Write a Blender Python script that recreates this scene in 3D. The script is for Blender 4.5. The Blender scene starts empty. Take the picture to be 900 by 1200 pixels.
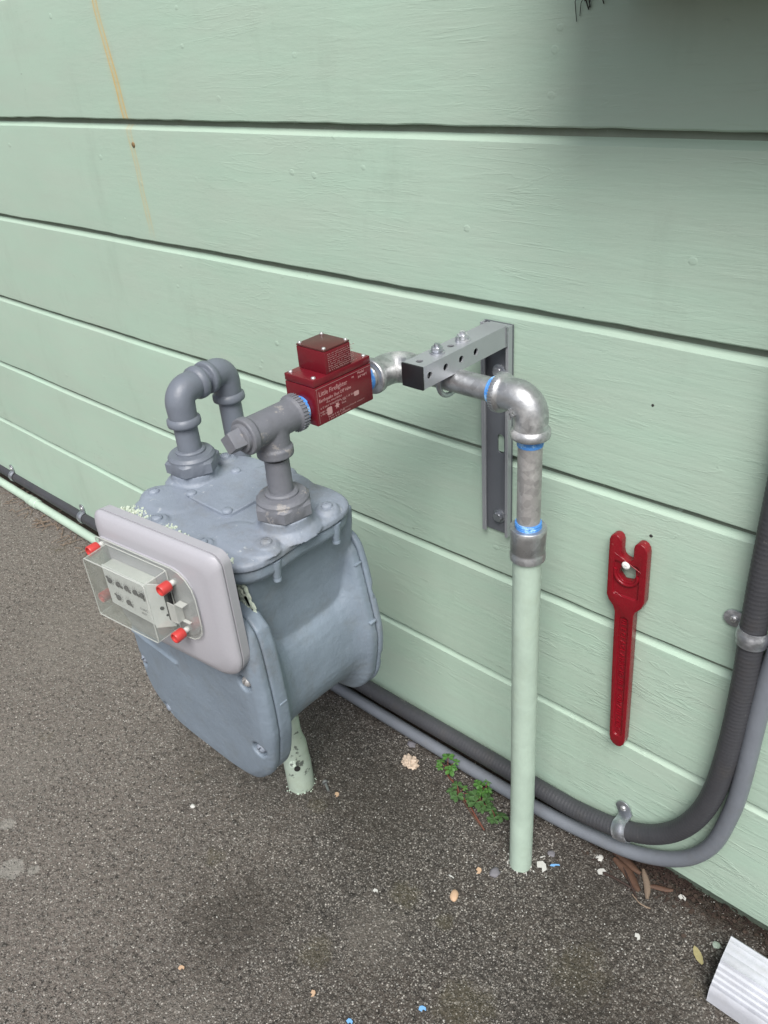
import bpy, bmesh, math, random
import numpy as np
from mathutils import Vector, Matrix, noise
random.seed(7); rng = np.random.default_rng(7)
PI = math.pi
SC = bpy.context.scene
COL = SC.collection
R = math.radians

# ------------------------------------------------------------------ camera
cam_d = bpy.data.cameras.new('camera'); cam = bpy.data.objects.new('camera', cam_d); COL.objects.link(cam)
yaw, pitch, roll = R(-44.79889188), R(31.33895237), R(-4.92958819)
fwd = Vector((math.sin(yaw)*math.cos(pitch), math.cos(yaw)*math.cos(pitch), -math.sin(pitch)))
rt = Vector((math.cos(yaw), -math.sin(yaw), 0)); up = rt.cross(fwd)
rt2 = rt*math.cos(roll)+up*math.sin(roll); up2 = -rt*math.sin(roll)+up*math.cos(roll)
mw = Matrix((rt2, up2, -fwd)).transposed().to_4x4(); mw.translation = Vector((0, -.76, 1.11))
cam.matrix_world = mw
cam_d.sensor_fit = 'VERTICAL'; cam_d.sensor_height = 24; cam_d.lens = 24*945.434/1200
cam_d.clip_start = .02; cam_d.clip_end = 500
SC.camera = cam
SC.render.resolution_x, SC.render.resolution_y = 768, 1024

# ------------------------------------------------------------------ light
SUN_EL, SUN_AZ = R(53), R(142)          # azimuth clockwise from +Y (north)
w = bpy.data.worlds.new('World'); SC.world = w; w.use_nodes = True
nt = w.node_tree; nt.nodes.clear()
sky = nt.nodes.new('ShaderNodeTexSky'); sky.sky_type = 'NISHITA'; sky.sun_disc = False
sky.sun_elevation = SUN_EL; sky.sun_rotation = SUN_AZ; sky.dust_density = 3.5; sky.air_density = 1.0; sky.ozone_density = 1.0
hs = nt.nodes.new('ShaderNodeHueSaturation'); hs.inputs['Saturation'].default_value = .55
bg = nt.nodes.new('ShaderNodeBackground'); bg.inputs['Strength'].default_value = .115
wo = nt.nodes.new('ShaderNodeOutputWorld')
nt.links.new(sky.outputs[0], hs.inputs['Color']); nt.links.new(hs.outputs[0], bg.inputs[0]); nt.links.new(bg.outputs[0], wo.inputs[0])
sd = bpy.data.lights.new('sun', 'SUN'); sd.energy = 3.5; sd.angle = R(31); sd.color = (1, .985, .965)
so = bpy.data.objects.new('sun', sd); COL.objects.link(so)
sdir = Vector((math.sin(SUN_AZ)*math.cos(SUN_EL), math.cos(SUN_AZ)*math.cos(SUN_EL), math.sin(SUN_EL)))
so.rotation_euler = sdir.to_track_quat('Z', 'Y').to_euler()
SC.view_settings.view_transform = 'Standard'; SC.view_settings.look = 'None'
SC.view_settings.exposure = .12; SC.view_settings.gamma = 1
SC.render.engine = 'CYCLES'

# ------------------------------------------------------------------ materials
class NT:
    def __init__(s, name):
        s.m = bpy.data.materials.new(name); s.m.use_nodes = True; s.t = s.m.node_tree
        s.b = s.t.nodes['Principled BSDF']; s.tc = s.t.nodes.new('ShaderNodeTexCoord')
    def n(s, typ, **kw):
        nd = s.t.nodes.new('ShaderNode'+typ)
        for k, v in kw.items():
            if k in nd.inputs.keys() if isinstance(k, str) else False: s.set(nd.inputs[k], v)
            else: setattr(nd, k, v)
        return nd
    def set(s, sock, v):
        if hasattr(v, 'is_output') or isinstance(v, bpy.types.NodeSocket): s.t.links.new(v, sock)
        else: sock.default_value = v
    def mapping(s, scale=(1, 1, 1), loc=(0, 0, 0), rot=(0, 0, 0)):
        nd = s.t.nodes.new('ShaderNodeMapping'); s.t.links.new(s.tc.outputs['Object'], nd.inputs[0])
        nd.inputs['Scale'].default_value = scale; nd.inputs['Location'].default_value = loc; nd.inputs['Rotation'].default_value = rot
        return nd.outputs[0]
    def noise(s, scale, detail=3, rough=.5, vec=None, dist=0):
        nd = s.t.nodes.new('ShaderNodeTexNoise'); s.set(nd.inputs['Vector'], vec or s.tc.outputs['Object'])
        nd.inputs['Scale'].default_value = scale; nd.inputs['Detail'].default_value = detail
        nd.inputs['Roughness'].default_value = rough; nd.inputs['Distortion'].default_value = dist
        return nd.outputs['Fac']
    def voro(s, scale, out='Distance', feature='F1', vec=None, rnd=1):
        nd = s.t.nodes.new('ShaderNodeTexVoronoi'); nd.feature = feature
        s.set(nd.inputs['Vector'], vec or s.tc.outputs['Object']); nd.inputs['Scale'].default_value = scale
        nd.inputs['Randomness'].default_value = rnd
        return nd.outputs[out]
    def ramp(s, fac, stops, interp='LINEAR'):
        nd = s.t.nodes.new('ShaderNodeValToRGB'); s.set(nd.inputs[0], fac); cr = nd.color_ramp; cr.interpolation = interp
        while len(cr.elements) < len(stops): cr.elements.new(.5)
        for e, (p, c) in zip(cr.elements, stops):
            e.position = p; e.color = (c, c, c, 1) if not hasattr(c, '__len__') else (*c[:3], 1)
        return nd.outputs[0]
    def mix(s, fac, a, b, mode='MIX'):
        nd = s.t.nodes.new('ShaderNodeMix'); nd.data_type = 'RGBA'; nd.blend_type = mode
        s.set(nd.inputs[0], fac)
        for i, v in ((6, a), (7, b)):
            if isinstance(v, tuple) and len(v) == 3: v = (*v, 1)
            s.set(nd.inputs[i], v)
        return nd.outputs[2]
    def math(s, op, a, b=0, c=None, clamp=False):
        nd = s.t.nodes.new('ShaderNodeMath'); nd.operation = op; nd.use_clamp = clamp
        s.set(nd.inputs[0], a); s.set(nd.inputs[1], b)
        if c is not None: s.set(nd.inputs[2], c)
        return nd.outputs[0]
    def xyz(s):
        nd = s.t.nodes.new('ShaderNodeSeparateXYZ'); s.t.links.new(s.tc.outputs['Object'], nd.inputs[0]); return nd.outputs
    def bump(s, h, dist=.001, strength=1, prev=None):
        nd = s.t.nodes.new('ShaderNodeBump'); s.set(nd.inputs['Height'], h)
        nd.inputs['Distance'].default_value = dist; nd.inputs['Strength'].default_value = strength
        if prev is not None: s.t.links.new(prev, nd.inputs['Normal'])
        return nd.outputs[0]
    def out(s, color=None, rough=None, metal=None, normal=None, **kw):
        if color is not None: s.set(s.b.inputs['Base Color'], (*color, 1) if isinstance(color, tuple) and len(color) == 3 else color)
        if rough is not None: s.set(s.b.inputs['Roughness'], rough)
        if metal is not None: s.set(s.b.inputs['Metallic'], metal)
        if normal is not None: s.t.links.new(normal, s.b.inputs['Normal'])
        for k, v in kw.items(): s.set(s.b.inputs[k], v)
        return s.m

def mul(c, k): return tuple(min(1, x*k) for x in c)

GREEN = (.398, .534, .432)
def mat_siding():
    s = NT('pale_green_paint'); X = s.xyz()
    big = s.noise(2.2, 4, .6); fine = s.noise(14, 5, .6, s.mapping((.35, 1, 1.4)))
    c = s.mix(s.ramp(big, [(.3, 0), (.7, 1)]), mul(GREEN, .95), mul(GREEN, 1.04))
    c = s.mix(s.ramp(fine, [(.35, 0), (.65, .5)]), c, (.42, .50, .42))
    # rain-washed grime and tiny chips
    grime_shade = s.ramp(s.noise(5, 6, .7, s.mapping((1.5, 1, .5), (3, 1, 2))), [(.55, 0), (.78, .35)])
    c = s.mix(grime_shade, c, (.25, .31, .25))
    chips = s.ramp(s.noise(95, 2, .5, s.mapping((.6, 1, 1.6), (5, 0, 1))), [(.77, 0), (.79, 1)])
    c = s.mix(s.math('MULTIPLY', chips, .5), c, (.14, .18, .14))
    # rust streak running down below the nails
    wob = s.math('MULTIPLY', s.math('SUBTRACT', s.noise(6, 3, .5), .5), .03)
    xc = s.math('ADD', s.math('ADD', -1.262, wob), s.math('MULTIPLY', s.math('SUBTRACT', 1.17, X[2]), .055))
    d = s.math('ABSOLUTE', s.math('SUBTRACT', X[0], xc))
    streak = s.ramp(d, [(0, .30), (.005, .26), (.008, .08), (.020, 0)])
    d2 = s.math('ABSOLUTE', s.math('SUBTRACT', d, .0052)); edge = s.ramp(d2, [(0, .8), (.0020, 0)])
    zt = s.ramp(X[2], [(.82, 0), (.86, .45), (.97, .55), (.985, .3), (1.02, .45), (1.10, .95)])
    st = s.math('MULTIPLY', s.math('MAXIMUM', streak, edge), zt)
    st = s.math('MULTIPLY', st, s.ramp(s.noise(40, 4, .6, s.mapping((1, 1, .15))), [(.3, .5), (.6, 1)]))
    c = s.mix(s.math('MULTIPLY', st, 1.25, clamp=True), c, (.60, .39, .11))
    # brush strokes, wood grain, blisters and cracks under the paint
    g1 = s.noise(60, 5, .65, s.mapping((.14, 1, 1.7)), .5)
    g2 = s.noise(9, 6, .65, s.mapping((.7, 1, 1.6)))
    low = s.ramp(X[2], [(.05, 1), (.95, .35)])
    pl = s.ramp(s.noise(16, 5, .75, s.mapping((.35, 1, 2.2), (7, 3, 2)), .6), [(.57, 0), (.585, .8), (.70, 1)])
    rn = s.noise(13, 4, .65, s.mapping((.28, 1, 2.4), (1, 3, 9)), .8)
    ridge = s.ramp(rn, [(.47, 0), (.495, 1), (.505, .9), (.515, 0)])
    ridge = s.math('MULTIPLY', s.math('MULTIPLY', ridge, low), s.ramp(s.noise(4.5, 3, .6, s.mapping((1, 1, 1), (2, 2, 2))), [(.46, 0), (.58, 1)]))
    blob = s.ramp(s.voro(26, vec=s.mapping((1, 1, 1.2), (4, 0, 2))), [(.03, 1), (.085, .9), (.13, 0)])
    blob = s.math('MULTIPLY', blob, s.ramp(s.noise(8, 2), [(.56, 0), (.6, 1)]))
    xr = s.math('MULTIPLY_ADD', X[0], .55, 1.0, clamp=True)
    n = s.bump(s.math('MULTIPLY', g1, xr), .0010, .75); n = s.bump(g2, .0020, .45, n); n = s.bump(s.math('MULTIPLY', s.math('MULTIPLY', pl, low), xr), .0003, .7, n); n = s.bump(s.math('MULTIPLY', ridge, xr), .0006, .9, n); n = s.bump(blob, .0006, .7, n)
    crack = s.math('MULTIPLY', s.ramp(rn, [(.466, 0), (.470, 1), (.474, 0)]),
                   s.ramp(s.noise(5, 2, .5, s.mapping((1, 1, 1), (8, 2, 2))), [(.61, 0), (.67, .7)]))
    c = s.mix(s.math('MULTIPLY', crack, low), c, (.13, .17, .13))
    return s.out(c, s.ramp(g2, [(.3, .42), (.7, .58)]), 0, n, **{'Specular IOR Level': .4})

def mat_ground():
    s = NT('asphalt'); X = s.xyz()
    big = s.noise(2.3, 5, .6); mid = s.noise(9, 5, .65)
    c = s.mix(s.ramp(big, [(.35, 0), (.65, 1)]), (.046, .042, .036), (.088, .071, .060))
    c = s.mix(s.ramp(mid, [(.4, 0), (.6, .7)]), c, (.042, .040, .037))
    c = s.mix(s.ramp(s.noise(3.7, 6, .7, s.mapping((1, 1, 1), (11, 2, 0))), [(.52, 0), (.64, .8)]), c, (.085, .076, .066))
    far = s.math('MULTIPLY_ADD', X[0], -.75, s.math('MULTIPLY_ADD', X[1], -.75, -.62))
    dm = s.ramp(s.math('ADD', far, s.math('MULTIPLY', s.noise(30, 6, .75), .5)), [(.30, 0), (.75, .7)])
    c = s.mix(dm, c, (.200, .175, .158))
    # stones of the aggregate at two sizes, pits between them
    grit = s.noise(330, 4, .75); pit = s.noise(120, 3, .6, s.mapping((1, 1, 1), (2, 6, 1)))
    c = s.mix(s.ramp(grit, [(.48, 0), (.66, .75)]), c, s.mix(s.noise(24, 4), (.125, .117, .103), (.210, .193, .175)))
    c = s.mix(s.ramp(pit, [(.36, .75), (.46, 0)]), c, (.022, .020, .018))
    v = s.voro(330, 'Color', vec=s.mapping((1, 1, 1), (.1, .2, .3))); dd = s.voro(330, 'Distance', vec=s.mapping((1, 1, 1), (.1, .2, .3)))
    sep = s.n('SeparateColor'); s.t.links.new(v, sep.inputs[0])
    dens = s.ramp(s.noise(5, 4, .6, s.mapping((1, 1, 1), (8, 1, 1))), [(.3, .10), (.7, -.08)])
    pick = s.ramp(s.math('ADD', sep.outputs[0], dens), [(.60, 0), (.63, 1)])
    tone = s.ramp(sep.outputs[1], [(0, (.085, .075, .066)), (.4, (.20, .185, .165)), (.8, (.36, .34, .31)), (1, (.66, .64, .60))])
    c = s.mix(s.math('MULTIPLY', s.math('MULTIPLY', pick, s.ramp(dd, [(.35, 1), (.5, 0)])), .85), c, tone)
    v2 = s.voro(110, 'Color', vec=s.mapping((1, 1, 1), (3, 2, 1))); d2 = s.voro(110, 'Distance', vec=s.mapping((1, 1, 1), (3, 2, 1)))
    sep2 = s.n('SeparateColor'); s.t.links.new(v2, sep2.inputs[0])
    pick2 = s.ramp(sep2.outputs[0], [(.86, 0), (.88, 1)])
    tone2 = s.ramp(sep2.outputs[1], [(0, (.05, .045, .042)), (.6, (.14, .13, .12)), (1, (.30, .28, .25))])
    c = s.mix(s.math('MULTIPLY', s.math('MULTIPLY', pick2, s.ramp(d2, [(.25, .8), (.38, 0)])), .8), c, tone2)
    # pale mineral bloom in broken patches
    bl = s.ramp(s.noise(6.5, 6, .75, s.mapping((1, 1, 1), (1.7, 3.1, 0))), [(.56, 0), (.72, .35)])
    c = s.mix(bl, c, (.17, .16, .145))
    v3 = s.voro(620, 'Color'); sep3 = s.n('SeparateColor'); s.t.links.new(v3, sep3.inputs[0])
    c = s.mix(s.math('MULTIPLY', s.ramp(sep3.outputs[0], [(.86, 0), (.88, 1)]), .55), c, (.33, .32, .30))
    # worn, dusty tract away from the wall, moss spots, damp soil by the wall
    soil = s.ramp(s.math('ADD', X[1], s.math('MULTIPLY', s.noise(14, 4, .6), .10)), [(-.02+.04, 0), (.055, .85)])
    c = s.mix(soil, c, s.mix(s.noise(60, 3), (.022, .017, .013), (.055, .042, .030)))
    moss = s.ramp(s.noise(5.2, 4, .6, s.mapping((1, 1, 1), (4.3, 7.1, 0))), [(.64, 0), (.76, .55)])
    moss = s.math('MULTIPLY', moss, s.ramp(s.noise(120, 3, .6), [(.35, 0), (.6, 1)]))
    c = s.mix(moss, c, (.095, .080, .026))
    def spot(x, y, r, edge=.5):
        cb = s.n('CombineXYZ'); s.t.links.new(X[0], cb.inputs[0]); s.t.links.new(X[1], cb.inputs[1])
        vd = s.t.nodes.new('ShaderNodeVectorMath'); vd.operation = 'DISTANCE'; s.t.links.new(cb.outputs[0], vd.inputs[0]); vd.inputs[1].default_value = (x, y, 0)
        dd_ = s.math('ADD', s.math('DIVIDE', vd.outputs['Value'], r), s.math('MULTIPLY', s.math('SUBTRACT', s.noise(34, 6, .75), .5), 2.4))
        return s.ramp(dd_, [(edge, 1), (1, 0)])
    for (x_, y_, r_) in ((-.524, -.257, .026), (-.744, -.228, .020), (-.565, -.400, .030), (-.455, -.250, .016), (-.270, -.190, .05), (-.80, -.40, .02), (-.36, -.33, .045)):
        c = s.mix(s.math('MULTIPLY', spot(x_, y_, r_), .26), c, (.095, .085, .036))
    for (x_, y_, r_) in ((-1.041, -.622, .022), (-1.128, -.588, .013), (-.995, -.685, .014), (-1.01, -.60, .009)):
        c = s.mix(s.math('MULTIPLY', spot(x_, y_, r_, .8), .85), c, (.27, .26, .24))
    for (x_, y_, r_) in ((-.66, -.16, .13), (-.95, -.16, .22), (-.30, -.06, .12), (-.70, -.45, .10), (-.20, -.25, .13)):
        c = s.mix(s.math('MULTIPLY', spot(x_, y_, r_, .3), .42), c, (.034, .029, .023))
    for (x_, y_, r_) in ((-.62, -.60, .09), (-1.25, -.52, .14), (-1.5, -.25, .2), (-.52, -.33, .07)):
        c = s.mix(s.math('MULTIPLY', spot(x_, y_, r_, .3), .30), c, (.21, .195, .175))
    rust = s.ramp(s.noise(16, 3, .6, s.mapping((1, 1, 1), (1.3, 2.1, 0))), [(.70, 0), (.80, .45)])
    c = s.mix(rust, c, (.13, .07, .035))
    c = s.mix(1.0, c, (1.02, 1.0, .97), 'MULTIPLY')
    n = s.bump(s.noise(38, 7, .8), .007, .8); n = s.bump(grit, .0016, .8, n)
    n = s.bump(s.ramp(d2, [(0, 1), (.5, 0)]), .0022, .6, n)
    n = s.bump(s.ramp(dd, [(0, 1), (.55, 0)]), .0016, .9, n)
    return s.out(c, .85, 0, n, **{'Specular IOR Level': .35})

def mat_cast(name, col, dirt=.5, rough=.5, speck=None, spk=.2, bumpd=.0012, blotch=9):
    s = NT(name); big = s.noise(blotch, 5, .65); f = s.noise(150, 4, .6)
    c = s.mix(s.ramp(big, [(.3, 0), (.7, 1)]), mul(col, .84), mul(col, 1.1))
    gr = s.ramp(s.noise(22, 6, .7, s.mapping((1, 1, 1), (2, 5, 1))), [(.52, 0), (.72, dirt)])
    c = s.mix(gr, c, mul((col[0]*.75+.02, col[1]*.72+.015, col[2]*.64+.01), 1))
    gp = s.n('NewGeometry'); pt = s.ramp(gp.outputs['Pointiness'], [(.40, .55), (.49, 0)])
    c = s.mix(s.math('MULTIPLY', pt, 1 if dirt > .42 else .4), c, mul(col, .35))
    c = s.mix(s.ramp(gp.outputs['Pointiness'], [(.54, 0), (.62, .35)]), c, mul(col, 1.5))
    if dirt >= .5 and blotch == 9:
        sm = s.ramp(s.noise(7, 6, .75, s.mapping((1, 1, .7), (1, 8, 4))), [(.56, 0), (.66, .32)])
        c = s.mix(sm, c, (.15, .135, .115))
    if speck:
        k = s.ramp(s.noise(48, 5, .75, s.mapping((1, 1, 1), (9, 4, 2))), [(.66-spk*.2, 0), (.70-spk*.2, 1)])
        c = s.mix(k, c, speck)
    n = s.bump(s.noise(70, 5, .7), bumpd, .5); n = s.bump(f, .0004, .5, n)
    n = s.bump(s.noise(14, 3, .5), .003, .4, n)
    return s.out(c, s.ramp(gr, [(0, rough), (1, min(1, rough+.25))]), 0, n, **{'Specular IOR Level': .45})

def mat_galv(name, col=(.52, .53, .54), rough=.38, metal=.85):
    s = NT(name); v = s.voro(110, 'Color'); sp = s.n('SeparateColor'); s.t.links.new(v, sp.inputs[0])
    c = s.mix(sp.outputs[0], mul(col, .82), mul(col, 1.12))
    st = s.ramp(s.noise(45, 6, .7), [(.45, 0), (.7, .7)])
    c = s.mix(st, c, mul(col, .55)); w = s.ramp(s.noise(20, 5, .7, s.mapping((1, 1, 1), (3, 3, 3))), [(.55, 0), (.7, .5)])
    c = s.mix(w, c, (.60, .60, .58))
    n = s.bump(s.noise(120, 4, .6), .0006, .5); n = s.bump(s.noise(30, 3), .0015, .35, n)
    return s.out(c, s.ramp(st, [(0, rough), (1, rough+.25)]), s.ramp(w, [(0, metal), (.5, metal*.4)]), n)

def mat_plain(name, col, rough=.5, metal=0, nscale=60, bd=.0004, var=.12, **kw):
    s = NT(name); f = s.noise(nscale, 4, .6)
    c = s.mix(f, mul(col, 1-var), mul(col, 1+var)); n = s.bump(f, bd, .5)
    return s.out(c, rough, metal, n, **kw)

M = {}
M['siding'] = mat_siding(); M['ground'] = mat_ground()
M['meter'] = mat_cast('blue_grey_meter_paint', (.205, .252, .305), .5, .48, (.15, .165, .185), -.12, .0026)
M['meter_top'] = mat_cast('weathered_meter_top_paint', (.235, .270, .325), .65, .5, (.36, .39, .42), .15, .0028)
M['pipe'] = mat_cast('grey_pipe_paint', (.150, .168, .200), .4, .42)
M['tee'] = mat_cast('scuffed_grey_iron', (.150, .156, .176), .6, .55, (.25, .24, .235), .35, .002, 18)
M['galv'] = mat_galv('galvanised_iron', (.52, .53, .54), .38); M['galv_dull'] = mat_galv('dull_galvanised_pipe', (.46, .45, .44), .5, .6)
M['zinc'] = mat_galv('zinc_plate', (.50, .52, .56), .38, .9)
M['strut'] = mat_plain('grey_zinc_steel', (.40, .415, .44), .40, .5, 40, .0003, .08)
M['shade_cabinet'] = mat_plain('dark_shade_cabinet_paint', (.06, .065, .065), .6)  # for the added box above; dark to cut bounce onto the wall
M['strut_dark'] = mat_plain('dark_channel_grey', (.15, .16, .18), .45, .3, 40, .0003, .10)
M['grime_shade'] = mat_cast('groove_grime_and_shade', (.21, .25, .20), .5, .9, (.28, .34, .28), .1, .001)  # board grooves: grime plus recess shade painted into the colour
M['black'] = mat_plain('black_plastic', (.012, .012, .014), .45, 0)
M['hole'] = mat_plain('dark_hole_lining', (.02, .02, .02), .8)
M['index'] = mat_plain('lilac_grey_plastic', (.385, .380, .41), .42, 0, 300, .0002, .04)
M['dial'] = mat_plain('dial_white', (.80, .80, .80), .5, 0, 90, .0001, .06)
M['ink'] = mat_plain('dial_ink', (.03, .03, .035), .6)
M['cap'] = mat_plain('red_plastic_cap', (.50, .050, .045), .35, 0, 80, .0002, .08)
M['capw'] = mat_plain('clear_white_plastic', (.62, .62, .60), .3)
M['valve'] = mat_plain('dark_red_enamel', (.140, .008, .015), .26, 0, 90, .0003, .15)
M['valvetop'] = mat_plain('worn_red_enamel_top', (.085, .022, .020), .38, 0, 70, .0003, .25)
M['print'] = mat_plain('pale_print', (.46, .27, .26), .5)
M['wrench'] = mat_cast('red_powder_coat', (.20, .005, .012), .3, .24, (.42, .16, .15), .0, .0016)
M['screw'] = mat_plain('bright_screw', (.62, .62, .62), .4, .8)
M['screw_white'] = mat_plain('white_screw_head', (.80, .80, .78), .4, 0)
M['sealant'] = mat_cast('blue_thread_sealant', (.07, .25, .62), .2, .4, (.30, .55, .85), .7, .004, 90)
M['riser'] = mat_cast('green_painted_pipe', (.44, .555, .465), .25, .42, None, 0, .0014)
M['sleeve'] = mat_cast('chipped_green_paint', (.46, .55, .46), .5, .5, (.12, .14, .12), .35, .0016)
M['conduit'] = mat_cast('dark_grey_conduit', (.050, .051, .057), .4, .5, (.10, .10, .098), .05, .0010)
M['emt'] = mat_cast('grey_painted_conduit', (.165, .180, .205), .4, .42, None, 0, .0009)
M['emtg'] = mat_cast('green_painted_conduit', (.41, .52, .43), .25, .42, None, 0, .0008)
M['white'] = mat_cast('dirty_white_aluminium', (.50, .515, .56), .35, .42, (.30, .29, .28), .02, .0012, 20)
M['conc'] = mat_cast('dark_foundation', (.10, .13, .10), .6, .9, None, 0, .004)
M['bone'] = mat_cast('pale_stone', (.52, .42, .33), .6, .8, None, 0, .003, 60)
M['chip'] = mat_plain('white_paint_chip', (.50, .50, .47), .7)
M['bluechip'] = mat_plain('blue_scrap', (.18, .40, .70), .5)
M['greystone'] = mat_plain('grey_pebble', (.16, .155, .17), .8)
M['tan'] = mat_plain('tan_flake', (.50, .34, .22), .8)
M['oldleaf'] = mat_plain('dry_yellow_leaf', (.33, .29, .14), .7, 0, 200, .0006, .3)
M['brownleaf'] = mat_plain('brown_dead_leaf', (.085, .045, .028), .75, 0, 120, .0008, .5)
M['crumb'] = mat_plain('dark_leaf_crumb', (.045, .030, .021), .85, 0, 90, .0008, .6)
M['twig'] = mat_plain('dark_twig', (.035, .02, .015), .8, 0, 200, .0005, .4)
M['needle'] = mat_plain('dry_grass_blade', (.20, .15, .11), .8)
M['leaf'] = mat_plain('fresh_green_leaf', (.065, .165, .034), .45, 0, 160, .0006, .45)
M['leaf2'] = mat_plain('dark_green_leaf', (.055, .115, .036), .45, 0, 160, .0006, .45)
M['stem'] = mat_plain('reddish_stem', (.16, .055, .035), .6)
M['rust'] = mat_plain('rusty_nail', (.20, .13, .06), .8)
M['moss'] = mat_cast('green_moss_film', (.46, .52, .43), .5, .8, (.66, .70, .58), .6, .003, 40)
M['web'] = mat_plain('dark_lint', (.03, .03, .028), .9)
gl = NT('clear_polycarbonate'); t_ = gl.t
tr = gl.n('BsdfTransparent'); tr.inputs[0].default_value = (.90, .915, .90, 1)
gs = gl.n('BsdfGlossy'); gs.inputs['Roughness'].default_value = .06
df = gl.n('BsdfDiffuse'); df.inputs[0].default_value = (.72, .74, .70, 1)
lw = gl.n('LayerWeight'); lw.inputs[0].default_value = .5
m1 = gl.n('MixShader'); m2 = gl.n('MixShader')
t_.links.new(gl.ramp(lw.outputs[1], [(.3, .03), (.8, .16), (1, .6)]), m1.inputs[0]); t_.links.new(tr.outputs[0], m1.inputs[1]); t_.links.new(gs.outputs[0], m1.inputs[2])
t_.links.new(gl.ramp(gl.noise(55, 5, .7), [(.35, .05), (.75, .12)]), m2.inputs[0]); t_.links.new(m1.outputs[0], m2.inputs[1]); t_.links.new(df.outputs[0], m2.inputs[2])
t_.links.new(m2.outputs[0], t_.nodes['Material Output'].inputs[0]); M['clear'] = gl.m
M['edge'] = mat_plain('frosted_plastic_edge', (.66, .68, .64), .25, 0, 80, .0001, .1, **{'Alpha': .45})

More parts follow.
